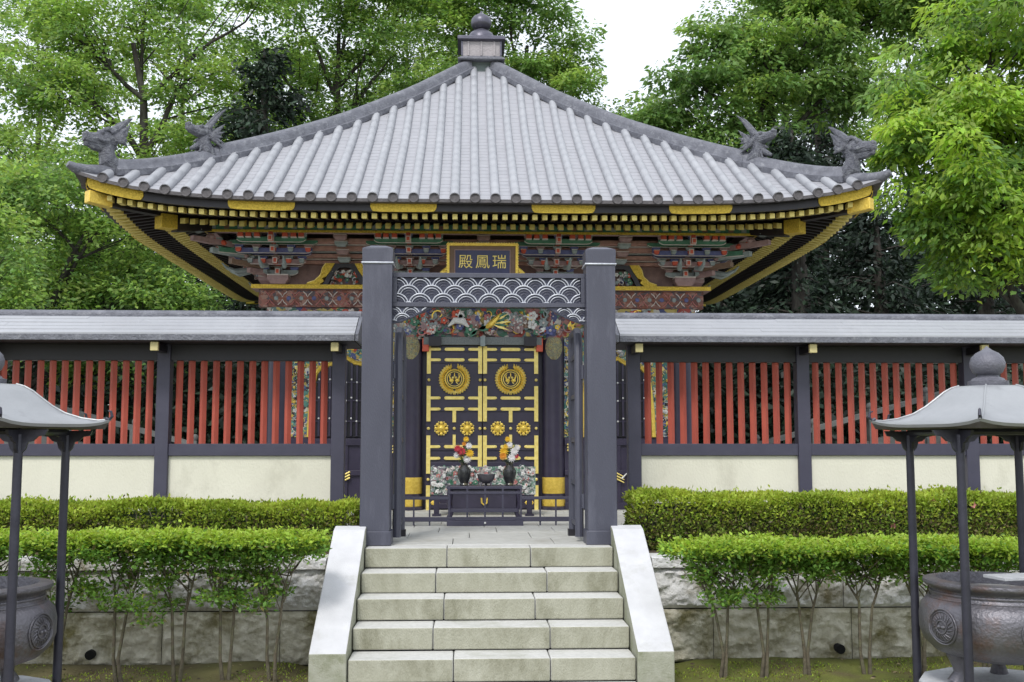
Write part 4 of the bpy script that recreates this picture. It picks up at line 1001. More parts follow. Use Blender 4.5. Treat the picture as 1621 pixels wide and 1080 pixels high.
# low painted relief under the doors is a screen standing behind the altar
sc_ = empty('painted_screen', (0, 12.4, .86), 'low screen painted green and white behind the altar table', 'screen')
b = MB(); b.box(-.60, .60, 12.38, 12.41, 1.10, 1.42, 'lowcarve'); s0 = b.build('screen_board', sc_)
carving(-.60, .60, 1.10, 1.44, 12.375, 230, ['white', 'greenp', 'greyp', 'trim', 'pink', 'greyp', 'white'], .015, .04, 77, .02).build('relief', sc_)
for x in (-.53, .53):
    b = MB(); b.box(x - .03, x + .03, 12.37, 12.42, .885, 1.099, 'lacquer'); b.box(x - .05, x + .05, 12.34, 12.45, .861, .884, 'lacquer'); b.build('leg', sc_)

# ---------------------------------------------------------------- shelters with incense burners
def shelter(cx, cy, label):
    r = empty('burner_shelter', (cx, cy, 0), label, 'shelter')
    prof = [(.10, 2.018), (.17, 2.016), (.215, 2.003), (.26, 1.978), (.31, 1.938), (.37, 1.892), (.44, 1.85), (.53, 1.817), (.62, 1.797), (.69, 1.795)]
    b = MB(); n = 72
    def hexr(a):   # hexagonal plan with softly curved eaves
        a = (a % R(60)) - R(30); return math.cos(R(30)) / math.cos(a)
    vs = []
    for i, (rr, z) in enumerate(prof):
        f_ = min(1, rr / .3)
        for k in range(n):
            a = 2 * math.pi * k / n; hx = hexr(a); q = 1 + (hx - 1) * f_
            up_ = .028 * max(0, (hx - .866) / .134) ** 2 * (rr / .69) ** 3
            vs.append((cx + rr * q * math.cos(a), cy + rr * q * math.sin(a), z + up_))
    fs = [(i * n + k, (i + 1) * n + k, (i + 1) * n + (k + 1) % n, i * n + (k + 1) % n) for i in range(len(prof) - 1) for k in range(n)]
    fs.append(list(range(n)))
    b.add(vs, fs, 'shroof'); m0 = len(prof) - 1
    vs2 = [vs[m0 * n + k] for k in range(n)] + [(v[0] * .985 + cx * .015, v[1] * .985 + cy * .015, v[2] - .016) for v in vs[m0 * n:]]
    inn = []
    for rr, z in ((.66, -.018), (.40, .01), (.2, .06)):
        inn.append([(cx + rr * hexr(2 * math.pi * k / n) * math.cos(2 * math.pi * k / n), cy + rr * hexr(2 * math.pi * k / n) * math.sin(2 * math.pi * k / n), 1.79 + z) for k in range(n)])
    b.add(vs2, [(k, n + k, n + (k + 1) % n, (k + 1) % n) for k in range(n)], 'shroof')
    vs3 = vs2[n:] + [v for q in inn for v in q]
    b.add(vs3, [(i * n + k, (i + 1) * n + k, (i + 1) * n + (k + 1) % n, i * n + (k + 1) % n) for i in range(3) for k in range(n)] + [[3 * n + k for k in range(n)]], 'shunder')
    rf = b.build('roof', r, smooth=35)
    for k in range(6):
        a = R(60 * k); b = MB(); pts = []
        for rr, z in prof[1:]: pts.append((cx + rr * math.cos(a), cy + rr * math.sin(a), z + .028 * (rr / .69) ** 3 + .001))
        b.tube(pts, .006, 'shroof', 6)
        e = (cx + .66 * math.cos(a), cy + .66 * math.sin(a), 1.83)
        b.tube([e, (e[0] + .02 * math.cos(a), e[1] + .02 * math.sin(a), 1.822), (e[0] + .035 * math.cos(a), e[1] + .035 * math.sin(a), 1.84), (e[0] + .028 * math.cos(a), e[1] + .028 * math.sin(a), 1.868), (e[0] + .012 * math.cos(a), e[1] + .012 * math.sin(a), 1.872)], [.010, .010, .009, .007, .004], 'bronze', 6)
        b.build('hip_scroll', rf)
    b = MB(); b.lathe([(.105, 2.012), (.11, 2.02), (.11, 2.045), (.09, 2.05), (.085, 2.06), (.06, 2.07), (.055, 2.08)], (cx, cy, 0), 'jewel', 24); b.lathe([(.055, 2.078), (.08, 2.095), (.094, 2.125), (.096, 2.15), (.086, 2.18), (.062, 2.205), (.03, 2.222), (.012, 2.236), (.003, 2.246)], (cx, cy, 0), 'jewel', 28); b.build('finial', rf, smooth=60)
    for ix in (-1, 1):
        for iy in (-1, 1):
            x, y = cx + ix * .33, cy + iy * .33
            b = MB(); b.tube([(x, y, 0), (x, y, .5), (x, y, 1.0), (x, y, 1.74)], [.026, .025, .024, .023], 'bronze', 14, caps=True); b.tube([(x, y, 0), (x, y, .06)], .045, 'bronze', 14); p = b.build('post', r)
            b = MB()
            poly = [(-.15, .0), (-.135, -.03), (-.10, -.035), (-.075, -.06), (-.05, -.065), (-.04, -.10), (-.012, -.13), (.012, -.13), (.04, -.10), (.05, -.065), (.075, -.06), (.10, -.035), (.135, -.03), (.15, .0)]
            b.prism([(x + u, 1.765 + v) for u, v in poly], y - .008, y + .008, 'bronze')
            q = MB(); q.prism([(u, 1.765 + v) for u, v in poly], -.0075, .0075, 'bronze'); q.v = [(x + v[1], y + v[0], v[2] - .002) for v in q.v]; q.f = [f[::-1] for f in q.f]
            b.add(q.v, q.f, 'bronze'); b.build('cloud_bracket', p, smooth=0)
    b = MB(); s_ = .33
    for (x0, y0, x1, y1) in ((-s_, -s_, s_, -s_), (s_, -s_, s_, s_), (s_, s_, -s_, s_), (-s_, s_, -s_, -s_)): b.tube([(cx + x0, cy + y0, 1.755), (cx + x1, cy + y1, 1.755)], .018, 'bronze', 8)
    b.build('top_rail', r)
def burner(cx, cy, label):
    r = empty('incense_burner', (cx, cy, .43), label, 'incense burner')
    b = MB(); b.lathe([(.10, .50), (.24, .512), (.335, .545), (.392, .60), (.413, .66), (.414, .74), (.402, .795), (.372, .828), (.35, .838), (.345, .875), (.352, .892), (.38, .902), (.39, .918), (.386, .932), (.35, .938), (.32, .94), (.31, .86), (.05, .85)], (cx, cy, 0), 'urn', 64)
    for rr, z in ((.358, .838), (.35, .866)): b.tube([(cx + rr * math.cos(R(a)), cy + rr * math.sin(R(a)), z) for a in range(0, 361, 8)], .007, 'urn', 6)
    b.build('bowl', r, smooth=60)
    for k in range(5):   # raised roundels on the belly
        a0 = R((-87 if cx > 0 else -14) + 72 * k); b = MB()
        def P(u, v, h=.0):
            a = a0 + u / .41; zz = .70 + v; rr = np.interp(zz, [.545, .60, .66, .74, .795, .83], [.335, .392, .413, .414, .402, .37]) + h
            return (cx + rr * math.cos(a), cy + rr * math.sin(a), zz)
        for R_, rr in ((.096, .005), (.082, .003)): b.tube([P(R_ * math.cos(R(t)), R_ * .98 * math.sin(R(t)), .004) for t in range(0, 361, 12)], rr, 'urn', 6)
        for j in range(20):
            t = j * R(18) ; b.tube([P(.045 * math.cos(t), .045 * math.sin(t), .005), P(.074 * math.cos(t + .2), .074 * math.sin(t + .2), .003)], [.0035, .0015], 'urn', 4)
        b.tube([P(.035 * math.cos(R(t)), .035 * math.sin(R(t)), .004) for t in range(0, 361, 24)], .004, 'urn', 5)
        for e in (-1, 1): b.ball(P(e * .014, 0, .004), .012, 'urn', 6)
        b.build('roundel', r)
    for k in range(3):
        a = R(-90 + 35 + 120 * k); c_, s_ = math.cos(a), math.sin(a); b = MB()
        b.tube([(cx + .22 * c_, cy + .22 * s_, .56), (cx + .25 * c_, cy + .25 * s_, .52), (cx + .235 * c_, cy + .235 * s_, .47), (cx + .235 * c_, cy + .235 * s_, .43), (cx + .26 * c_, cy + .26 * s_, .374)], [.07, .06, .042, .036, .05], 'urn', 12); b.build('leg', r)
    b = MB(); b.lathe([(.31, .87), (.2, .885), (.02, .89)], (cx, cy, 0), 'ash', 32); b.build('ash', r)
def pedestal(cx, cy, label):
    b = MB(); b.lathe([(.47, -.02), (.47, .10), (.40, .14), (.38, .30), (.40, .34), (.425, .345), (.43, .355), (.43, .362), (.42, .372)], (cx, cy, 0), 'ped', 12, R(15)); tag(b.build('stone_pedestal', bevel=.004), label, 'pedestal')
for cx, side, oth in ((-2.825, 'left', 'left'), (2.785, 'right', 'right')):
    shelter(cx, 6.0, 'hexagonal metal roof with onion finial on thin dark posts, %s side of the steps' % side)
    burner(cx, 6.0, 'brown bronze incense burner with raised roundels under the %s shelter' % side)
    pedestal(cx, 6.0, 'pale stone pedestal carrying the bronze burner under the %s shelter' % side)
b = MB(); b.box(-.22, .24, -.09, .09, 0, .018, 'ped'); bo = b.build('wooden_board', bevel=.003); bo.location = (2.93, 5.93, .949); bo.rotation_euler = (0, 0, R(12))
tag(bo, 'pale flat board lying across the rim of the right incense burner', 'board')

# ---------------------------------------------------------------- stone balustrades of stair flights behind the fence
def balustrade(sx, label):
    r = empty('stone_balustrade', (sx * 5.6, 17.5, .86), label, 'balustrade')
    pts = [(4.6, 1.55), (7.6, 2.45)]
    b = MB(); b.hexa([(sx * 4.5, 17.4, 1.60), (sx * 7.8, 17.4, 2.50), (sx * 7.8, 17.6, 2.50), (sx * 4.5, 17.6, 1.60), (sx * 4.5, 17.4, 1.68), (sx * 7.8, 17.4, 2.58), (sx * 7.8, 17.6, 2.58), (sx * 4.5, 17.6, 1.68)], 'farstone'); b.build('handrail', r)
    for i in range(4):
        x = 4.55 + i * .95; z = 1.55 + (x - 4.5) * .273
        b = MB(); b.box(sx * x - .055, sx * x + .055, 17.38, 17.62, .85, z + .16, 'farstone'); b.ball((sx * x, 17.5, z + .20), .06, 'farstone', 12, (1, 1, 1.1)); b.build('post', r)
    b = MB(); b.hexa([(sx * 4.5, 17.42, .85), (sx * 7.8, 17.42, .85), (sx * 7.8, 17.58, .85), (sx * 4.5, 17.58, .85), (sx * 4.5, 17.42, 1.2), (sx * 7.8, 17.42, 2.1), (sx * 7.8, 17.58, 2.1), (sx * 4.5, 17.58, 1.2)], 'farstone'); b.build('kerb', r)
balustrade(-1, 'sloping grey stone balustrade glimpsed through the red slats of the left fence')
balustrade(1, 'sloping grey stone balustrade glimpsed through the red slats of the right fence')

# ---------------------------------------------------------------- foliage
def quads_mesh(name, C_, D_, N_, L_, W__, mats, midx, parent=None):
    """one diamond leaf per row: base C, direction D, normal N (numpy arrays)"""
    D_ = D_ / np.linalg.norm(D_, axis=1, keepdims=True)
    Sd = np.cross(D_, N_); Sd /= (np.linalg.norm(Sd, axis=1, keepdims=True) + 1e-9)
    L_ = L_[:, None]; Wd = W__[:, None]
    fold = np.cross(Sd, D_)
    v = np.stack([C_, C_ + D_ * L_ * .45 + Sd * Wd * .5 + fold * Wd * .12, C_ + D_ * L_, C_ + D_ * L_ * .45 - Sd * Wd * .5 + fold * Wd * .12], 1).reshape(-1, 3)
    if parent is not None:
        o_ = world_loc(parent); v = v - np.array([o_.x, o_.y, o_.z])
    n = len(C_); me = bpy.data.meshes.new(name)
    me.vertices.add(4 * n); me.vertices.foreach_set('co', v.astype(np.float32).ravel())
    me.loops.add(4 * n); me.loops.foreach_set('vertex_index', np.arange(4 * n, dtype=np.int32))
    me.polygons.add(n); me.polygons.foreach_set('loop_start', np.arange(0, 4 * n, 4, dtype=np.int32)); me.polygons.foreach_set('loop_total', np.full(n, 4, dtype=np.int32))
    for m in mats: me.materials.append(M[m])
    me.polygons.foreach_set('material_index', midx.astype(np.int32))
    me.update(calc_edges=True); me.validate()
    o = bpy.data.objects.new(name, me); COL.objects.link(o)
    if parent is not None: o.parent = parent
    return o

def tree(name, label, base, blobs, mats, leaf=.15, ncl=60, per=90, spread=.6, thick=.16, seed=0, trunk_r=.22, bark='bark', lean=0.0, flat=.55, aspect=.5, group='trees behind the hall', limbs=True, shell=.5, droop=.25, fork=.45):
    """blobs: (x, y, z, rx, ry, rz) crown ellipsoids in world space"""
    rng = np.random.default_rng(seed); rnd = random.Random(seed)
    r = empty(name, base, label, 'tree', group)
    tb_ = MB(); bx, by, bz = base
    zc = max(q[2] for q in blobs); mx_ = sum(q[0] for q in blobs) / len(blobs); my = sum(q[1] for q in blobs) / len(blobs)
    lowz = min(q[2] - q[5] for q in blobs)
    fz = bz + (zc - bz) * fork
    tp = []; N = 8
    for i in range(N + 1):
        t = i / N; tp.append(Vector((bx + (mx_ - bx) * t ** 1.5 + .25 * noise.noise(Vector((seed, t * 3, 0))), by + (my - by) * t ** 1.5 + .2 * noise.noise(Vector((seed, t * 3, 5))), bz - .2 + (zc - bz) * t * .92)))
    tb_.tube(tp, [trunk_r * (1.25 if i == 0 else 1 - .8 * i / N) for i in range(N + 1)], bark, 10)
    Cs = []; 
    tot = sum(q[3] * q[4] * q[5] for q in blobs) ** 1
    for q in blobs:
        k = max(3, int(ncl * (q[3] * q[5]) / sum(p[3] * p[5] for p in blobs)))
        v = rng.normal(size=(k, 3)); v /= np.linalg.norm(v, axis=1, keepdims=True); rad = rng.random(k) ** shell
        c = v * rad[:, None] * np.array(q[3:6]) + np.array(q[:3]); Cs.append(c)
        if limbs:
            # main limb to the blob, twigs to a share of its clusters
            j = min(N - 1, max(2, int(N * min(.95, (max(q[2] - q[5] * .9 - bz, .25 * (zc - bz)) / ((zc - bz) * .92)))))); s0 = tp[j]; e0 = Vector(q[:3])
            mid = (s0 + e0) / 2 + Vector((rnd.uniform(-.4, .4), rnd.uniform(-.3, .3), rnd.uniform(-.1, .4)))
            r0 = trunk_r * (1 - .8 * j / N) * .75
            lp = []
            for t in range(7):
                u = t / 6; p_ = s0 * (1 - u) ** 2 + mid * 2 * u * (1 - u) + e0 * u * u
                lp.append(p_ + Vector((noise.noise(p_ * .9), noise.noise(p_ * .9 + Vector((5, 0, 0))), noise.noise(p_ * .9 + Vector((0, 7, 0))))) * .22)
            tb_.tube(lp, [r0 * (1 - .75 * t / 6) for t in range(7)], bark, 7)
            for ci in range(0, k, 2):
                u = rnd.randint(2, 6); a = lp[u]; e = Vector(c[ci]); m_ = (a + e) / 2 + Vector((rnd.uniform(-.25, .25), rnd.uniform(-.2, .2), rnd.uniform(0, .3)))
                rr = r0 * (1 - .75 * u / 6) * .5
                tb_.tube([a, a * .55 + m_ * .45, m_ * .55 + e * .45 + Vector((0, 0, .06)), e], [rr, rr * .75, rr * .5, rr * .2], bark, 5)
    tb_.build('trunk', r, smooth=60)
    C_ = np.concatenate(Cs); k = len(C_)
    sz = spread * rng.uniform(.6, 1.35, k)
    cnt = int(per * 1.35); ci = np.repeat(np.arange(k), cnt)
    n = len(ci)
    ang = rng.uniform(0, 2 * np.pi, n); rr = np.sqrt(rng.random(n)) * sz[ci]
    tilt = rng.normal(0, .25, (k, 2))
    ox, oy = rr * np.cos(ang), rr * np.sin(ang) * .9
    oz = rng.normal(0, thick, n) - droop * (rr / spread) ** 2 * spread * .6 + ox * tilt[ci, 0] + oy * tilt[ci, 1]
    P_ = C_[ci] + np.stack([ox, oy, oz], 1)
    D_ = np.stack([np.cos(ang), np.sin(ang), -droop * 1.2 * np.ones(n)], 1) + rng.normal(0, .45, (n, 3))
    N_ = np.stack([np.zeros(n), np.zeros(n), np.ones(n)], 1) + rng.normal(0, flat, (n, 3)) + np.array([0, -.25, 0])
    Ls = leaf * .84 * rng.uniform(.6, 1.3, n); Ws = Ls * aspect * rng.uniform(.8, 1.2, n)
    clm = rng.integers(0, len(mats), k); mi = np.where(rng.random(n) < .75, clm[ci], rng.integers(0, len(mats), n))
    quads_mesh('crown', P_, D_, N_, Ls, Ws, mats, mi, r)
    return r

def conifer(label, x, y, h, rad, seed, z0=.85, mats=('lfD', 'lfD', 'lfC'), per=170):
    rng = np.random.default_rng(seed)
    r = empty('conifer', (x, y, z0), label, 'tree', 'dark evergreens behind the hall'); b = MB()
    b.tube([(x, y, z0 - .2), (x + .1, y, z0 + h * .5), (x, y, z0 + h)], [.28, .18, .03], 'bark', 10)
    Pc, Dc = [], []
    nb = int(h * 9)
    for i in range(nb):
        t = (i + .5) / nb; z = z0 + h * (.10 + .88 * t); L_ = rad * (1 - t) ** .6 * rng.uniform(.6, 1.1) + .15; a = rng.uniform(0, 6.28)
        e = np.array([x + L_ * math.cos(a), y + L_ * math.sin(a), z - L_ * .12])
        if L_ > .6: b.tube([(x, y, z), ((x + e[0]) / 2, (y + e[1]) / 2, z + .08), tuple(e)], [.035, .022, .008], 'bark', 4)
        m_ = per; s = rng.random(m_) ** .6
        p = np.array([x, y, z])[None] * (1 - s[:, None]) + e[None] * s[:, None] + rng.normal(0, .16, (m_, 3)) * np.array([1, 1, .8])
        d = np.tile(np.array([math.cos(a), math.sin(a), -.5]), (m_, 1)) + rng.normal(0, .5, (m_, 3)); Pc.append(p); Dc.append(d)
    b.build('trunk', r, smooth=60)
    P_ = np.concatenate(Pc); D_ = np.concatenate(Dc); n = len(P_)
    N_ = rng.normal(0, 1, (n, 3)); L_ = rng.uniform(.08, .20, n)
    quads_mesh('crown', P_, D_, N_, L_, L_ * .42, list(mats), rng.integers(0, len(mats), n), r)

# sparse light maples, left and centre, in front of the white sky
tree('maple_tree', 'tall light green maple with dark forked limbs above the left roof corner', (-7.2, 24, .85),
     [(-9.6, 23.5, 10.9, 1.9, 1.6, 1.3), (-7.6, 24, 11.6, 1.8, 1.5, 1.2), (-8.8, 23, 9.3, 2.2, 1.6, 1.0), (-6.4, 24, 9.9, 1.4, 1.3, 1.0), (-9.9, 23.5, 7.4, 2.0, 1.6, 1.2), (-7.3, 23, 7.6, 1.8, 1.5, 1.0), (-5.0, 24, 11.6, 1.2, 1.2, .9), (-5.7, 23.6, 8.3, 1.0, 1.2, .6), (-8.6, 23, 5.9, 2.4, 1.4, 1.0)],
     ['lfA', 'lfB', 'lfA'], .145, 200, 175, .64, .09, 11, .26, fork=.4)
tree('maple_tree', 'light green maple leaning over the left end of the fence', (-8.6, 19.5, .85),
     [(-8.3, 19.2, 6.2, 1.8, 1.3, .9), (-6.6, 19.5, 5.9, 1.4, 1.2, .9), (-8.4, 19.2, 4.6, 1.7, 1.3, .9), (-6.4, 19.6, 4.4, 1.3, 1.2, .8), (-5.2, 19.6, 4.0, .9, 1.0, .7), (-7.2, 19.2, 3.2, 1.9, 1.1, .6)],
     ['lfA', 'lfB', 'lfB'], .13, 150, 160, .5, .12, 12, .16)
tree('zelkova_tree', 'sparse green tree above the left roof slope', (-3.6, 26, .85),
     [(-5.0, 26, 11.0, 1.6, 1.4, 1.0), (-3.3, 25.5, 12.6, 2.1, 1.5, 1.0), (-2.2, 26, 11.2, 1.6, 1.4, .9), (-4.3, 25.5, 9.3, 1.4, 1.3, .7), (-1.4, 26, 12.8, 1.5, 1.4, 1.0), (-2.8, 26, 9.9, 1.5, 1.2, .7), (-4.8, 26, 12.9, 1.2, 1.2, .6)],
     ['lfA', 'lfB', 'lfB'], .14, 150, 160, .6, .085, 13, .24)
tree('zelkova_tree', 'mid green tree right behind the roof finial', (.6, 25, .85),
     [(-.3, 25, 12.0, 1.5, 1.3, 1.2), (.9, 25, 12.3, 1.2, 1.3, 1.0), (1.8, 25, 10.6, 1.2, 1.3, 1.2), (.6, 25, 10.4, 1.6, 1.3, .9), (2.5, 25, 9.6, 1.4, 1.2, .9), (-1.0, 25, 10.2, 1.3, 1.2, .8), (3.3, 25, 8.8, 1.2, 1.1, .8), (1.9, 25, 11.9, .5, .9, .5)],
     ['lfB', 'lfA', 'lfB'], .14, 180, 185, .5, .09, 14, .22)
tree('zelkova_tree', 'broad yellow-green tree above the right roof slope', (6.6, 22, .85),
     [(5.3, 21.5, 10.1, .9, 1.2, .8), (6.6, 21.5, 11.2, 1.5, 1.4, 1.1), (8.0, 22, 11.2, 1.8, 1.4, 1.2), (4.6, 21.5, 8.9, 1.3, 1.2, .8), (6.2, 21.5, 9.7, 1.6, 1.3, 1.0), (9.6, 22, 11.2, 1.6, 1.3, 1.2), (3.7, 22, 8.2, 1.0, 1.0, .7), (5.5, 21.8, 8.0, 1.4, 1.0, .7), (8.0, 21.8, 9.3, 1.3, 1.1, .7), (4.6, 21.8, 7.2, 1.0, .9, .4)],
     ['lfA', 'lfB', 'lfB', 'lfB'], .16, 215, 190, .55, .085, 15, .26, droop=.5)
tree('walnut_tree', 'bright fresh green tree close to the right roof corner', (8.0, 14.5, .85),
     [(7.2, 14.3, 7.6, 1.5, 1.2, .8), (6.9, 14.2, 6.5, 1.3, 1.1, .8), (6.5, 14.2, 5.5, 1.0, 1.0, .7), (7.3, 14.2, 4.9, 1.2, 1.0, .7), (8.2, 14.5, 6.7, 1.3, 1.2, 1.0), (6.0, 14.2, 6.0, .7, .7, .5), (7.0, 14.3, 4.3, .9, .8, .5), (6.3, 14.2, 4.8, .6, .7, .4), (7.8, 14.3, 5.6, 1.0, .9, .7)],
     ['lfE', 'lfA', 'lfE', 'lfB'], .15, 190, 180, .44, .065, 16, .2, droop=.6, aspect=.4)
# dark conifers and evergreens
conifer('dark pine rising behind the left roof ridge', -4.7, 23.2, 9.5, 2.3, 31)
conifer('very dark evergreen behind the right roof corner, left one of three', 6.1, 20.2, 6.9, 1.5, 32)
conifer('very dark tall evergreen between the two bright trees on the right', 9.2, 28, 10.8, 2.8, 33)
conifer('very dark evergreen furthest right beneath the bright tree', 11.6, 24, 8.0, 2.8, 34)
conifer('low dark conifer directly right of the hall', 5.0, 22, 4.6, 1.8, 35)
conifer('dark conifer above the right fence roof', 8.0, 21, 5.6, 2.2, 36)
conifer('dark conifer between the right roof corner and the bright tree', 7.0, 24, 7.4, 2.4, 38)
conifer('dark conifer showing faintly behind the left fence', -9.6, 27, 6.6, 2.4, 37)
# broad evergreens filling the background
BG = [(-11.5, 26, 6.4, 'mid green bushy tree at the far left edge above the fence', ['lfB', 'lfC', 'lfA']), (-8.2, 28, 5.8, 'mid green bushy tree low behind the left eave', ['lfB', 'lfC']),
      (-5.2, 26.5, 7.6, 'dark green round tree behind the left ridge dragon', ['lfC', 'lfB']), (-1.8, 29, 8.0, 'green round tree hidden mostly behind the left roof slope', ['lfC', 'lfB']), (2.2, 29, 8.0, 'green round tree hidden mostly behind the right roof slope', ['lfC', 'lfB', 'lfB']),
      (5.4, 30, 8.0, 'dark green round tree between finial tree and evergreens', ['lfC', 'lfB']), (9.0, 31, 8.6, 'dark round tree behind the tall evergreen', ['lfC', 'lfD']), (13.0, 28, 8.0, 'dark round tree at the far right edge', ['lfC', 'lfD'])]
for i, (x, y, z, lb, ms) in enumerate(BG):
    tree('evergreen_tree', lb, (x, y, .85), [(x - 1.0, y, z - .3, 1.7, 1.4, 1.5), (x + 1.1, y, z - .6, 1.6, 1.4, 1.4), (x, y, z - 2.6, 2.4, 1.6, 1.5), (x, y + .2, z - 4.6, 2.3, 1.5, 1.4), (x, y, z + .7, 1.2, 1.2, .9)], ms, .19, 90, 130, .6, .2, 40 + i, .24, limbs=(i < 3), shell=.6)
tree('evergreen_tree', 'bright green leafy bush at the left edge just above the fence roof', (-7.6, 15.5, .85), [(-7.1, 15.5, 3.9, .8, .8, .7), (-7.4, 15.5, 5.0, .7, .7, .5), (-6.6, 15.5, 3.4, .7, .7, .4)], ['lfA', 'lfB'], .11, 42, 130, .4, .12, 61, .1)
FT = [(-13.2, 32, 12.5, 'pale green tree filling the gap at the far upper left'), (-9.4, 34, 13.6, 'pale green tree seen through the branches of the tall left maple'), (-5.6, 33, 11.4, 'pale green tree behind the dark pine'), (-2.4, 35, 13.8, 'pale green tree behind the sparse tree over the left roof slope'),
      (9.6, 32, 14.2, 'pale green tree at the top edge behind the broad yellow-green tree'), (14.0, 33, 13.4, 'pale green tree behind the bright walnut tree at the right edge')]
for i, (x, y, z, lb) in enumerate(FT):
    tree('zelkova_tree', lb, (x, y, .85), [(x - 1.2, y, z + .4, 1.6, 1.3, 1.1), (x + 1.3, y, z + .2, 1.5, 1.3, 1.1), (x, y, z + 2.0, 1.8, 1.3, 1.0), (x - .6, y, z - 1.9, 1.9, 1.3, 1.0), (x + 1.2, y, z - 2.6, 1.5, 1.3, 1.0)], ['lfA', 'lfA', 'lfB'], .17, 85, 130, .7, .11, 80 + i, .22)
# the wood beyond: one distant mass
rng = np.random.default_rng(9)
k = 900; cx = rng.uniform(-32, 34, k); cy = rng.uniform(33, 44, k); top = 7.6 + 1.6 * np.sin(cx * .45) + np.where(cx > 7, 1.0, 0) - np.where((cx > 1.5) & (cx < 7), .8, 0)
czz = .9 + rng.random(k) * (top - .9); ci = np.repeat(np.arange(k), 90); n = len(ci)
P_ = np.stack([cx[ci], cy[ci], czz[ci]], 1) + rng.normal(0, 1, (n, 3)) * np.array([.8, .6, .45]); D_ = rng.normal(0, 1, (n, 3)); D_[:, 2] -= .4; N_ = rng.normal(0, .7, (n, 3)) + np.array([0, -.3, 1])
L_ = rng.uniform(.22, .45, n); rightdark = cx[ci] > 6.0
mi = np.where(rightdark, np.where(rng.random(n) < .85, 2, 1), np.where(rng.random(n) < .4, 0, 1))
o = quads_mesh('distant_wood', P_, D_, N_, L_, L_ * .55, ['lfB', 'lfC', 'lfD'], mi); tag(o, 'distant mass of dark green woodland behind the trees', 'woodland', kind='stuff')
# dark undergrowth seen between the slats
k = 900; cx = rng.uniform(-14, 14, k); cy = rng.uniform(19, 24, k); czz = .9 + rng.random(k) * 2.2; ci = np.repeat(np.arange(k), 80); n = len(ci)
P_ = np.stack([cx[ci], cy[ci], czz[ci]], 1) + rng.normal(0, 1, (n, 3)) * np.array([.4, .4, .3]); P_[:, 2] = np.maximum(P_[:, 2], .86); D_ = rng.normal(0, 1, (n, 3)); N_ = rng.normal(0, .7, (n, 3)) + np.array([0, -.3, 1])
L_ = rng.uniform(.12, .25, n); o = quads_mesh('undergrowth', P_, D_, N_, L_, L_ * .5, ['lfC', 'lfD', 'lfD'], rng.integers(0, 3, n)); tag(o, 'dark leafy undergrowth behind the fences', 'undergrowth', kind='stuff')

# clipped hedges
def hedge(x0, x1, y0, y1, z0, z1, label, seed, dens=10500):
    r = empty('clipped_hedge', ((x0 + x1) / 2, (y0 + y1) / 2, z0), label, 'hedge'); rng = np.random.default_rng(seed)
    def surf(n, side):
        u, v = rng.random(n), rng.random(n); X = x0 + (x1 - x0) * u
        if side == 'top': P = np.stack([X, y0 + (y1 - y0) * v, np.full(n, z1)], 1); Nn = np.tile([0, 0, 1.], (n, 1))
        elif side == 'front': P = np.stack([X, np.full(n, y0), z0 + (z1 - z0) * v], 1); Nn = np.tile([0, -1., .2], (n, 1))
        else:
            s = 1 if side == 'r' else 0; P = np.stack([np.full(n, (x0, x1)[s]), y0 + (y1 - y0) * u, z0 + (z1 - z0) * v], 1); Nn = np.tile([(-1., 1.)[s], 0, .2], (n, 1))
        # rounded shoulders and lumpy surface
        lump = np.array([noise.noise(Vector((p[0] * 3.1, p[1] * 3, p[2] * 3 + seed))) * .05 + noise.noise(Vector((p[0] * 1.1, 0, seed))) * .025 for p in P])
        P[:, 2] += lump * (P[:, 2] > z1 - .1); P[:, 1] += lump * (side == 'front')
        d = np.maximum(0, (P[:, 2] - (z1 - .10))) / .10; yl = P[:, 1]
        ed = np.minimum(np.minimum(np.abs(P[:, 0] - x0), np.abs(P[:, 0] - x1)), np.abs(P[:, 1] - y0)); P[:, 2] -= np.where(side == 'top', np.maximum(0, .08 - ed) ** 2 / .1, 0)
        P -= Nn * rng.exponential(.028, n)[:, None]; P += Nn * (rng.random(n) < .03)[:, None] * rng.random(n)[:, None] * .05
        return P, Nn
    A = [surf(int((x1 - x0) * (y1 - y0) * dens), 'top'), surf(int((x1 - x0) * (z1 - z0) * dens * 1.1), 'front'), surf(int((y1 - y0) * (z1 - z0) * dens), 'l'), surf(int((y1 - y0) * (z1 - z0) * dens), 'r')]
    P_ = np.concatenate([a[0] for a in A]); Nn = np.concatenate([a[1] for a in A]); n = len(P_)
    D_ = Nn + rng.normal(0, .8, (n, 3)); D_[:, 2] += .3; N_ = Nn * .6 + rng.normal(0, .7, (n, 3)) + np.array([0, 0, .5])
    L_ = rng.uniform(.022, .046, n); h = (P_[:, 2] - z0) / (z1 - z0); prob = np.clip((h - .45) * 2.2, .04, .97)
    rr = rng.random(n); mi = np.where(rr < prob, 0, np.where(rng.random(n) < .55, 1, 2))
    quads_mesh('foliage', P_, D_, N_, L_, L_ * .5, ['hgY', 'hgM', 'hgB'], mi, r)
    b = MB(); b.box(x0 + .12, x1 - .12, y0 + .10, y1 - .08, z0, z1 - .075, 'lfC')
    rnd = random.Random(seed)
    for i in range(int((x1 - x0) * 16)):
        x = rnd.uniform(x0 + .05, x1 - .05); b.tube([(x, y0 + .06, z0), (x + rnd.uniform(-.05, .05), y0 + .04, z0 + .15), (x + rnd.uniform(-.1, .1), y0 + .03, z1 - .06)], .005, 'barkgreen', 4)
    b.build('stems', r)
    return r
hl = hedge(-6.9, -1.10, 9.05, 9.50, .80, 1.19, 'low clipped yellow-green hedge at the foot of the left fence', 3)
hr_ = hedge(1.22, 6.9, 9.00, 9.50, .80, 1.245, 'taller clipped yellow-green hedge at the foot of the right fence', 4)
b = MB()
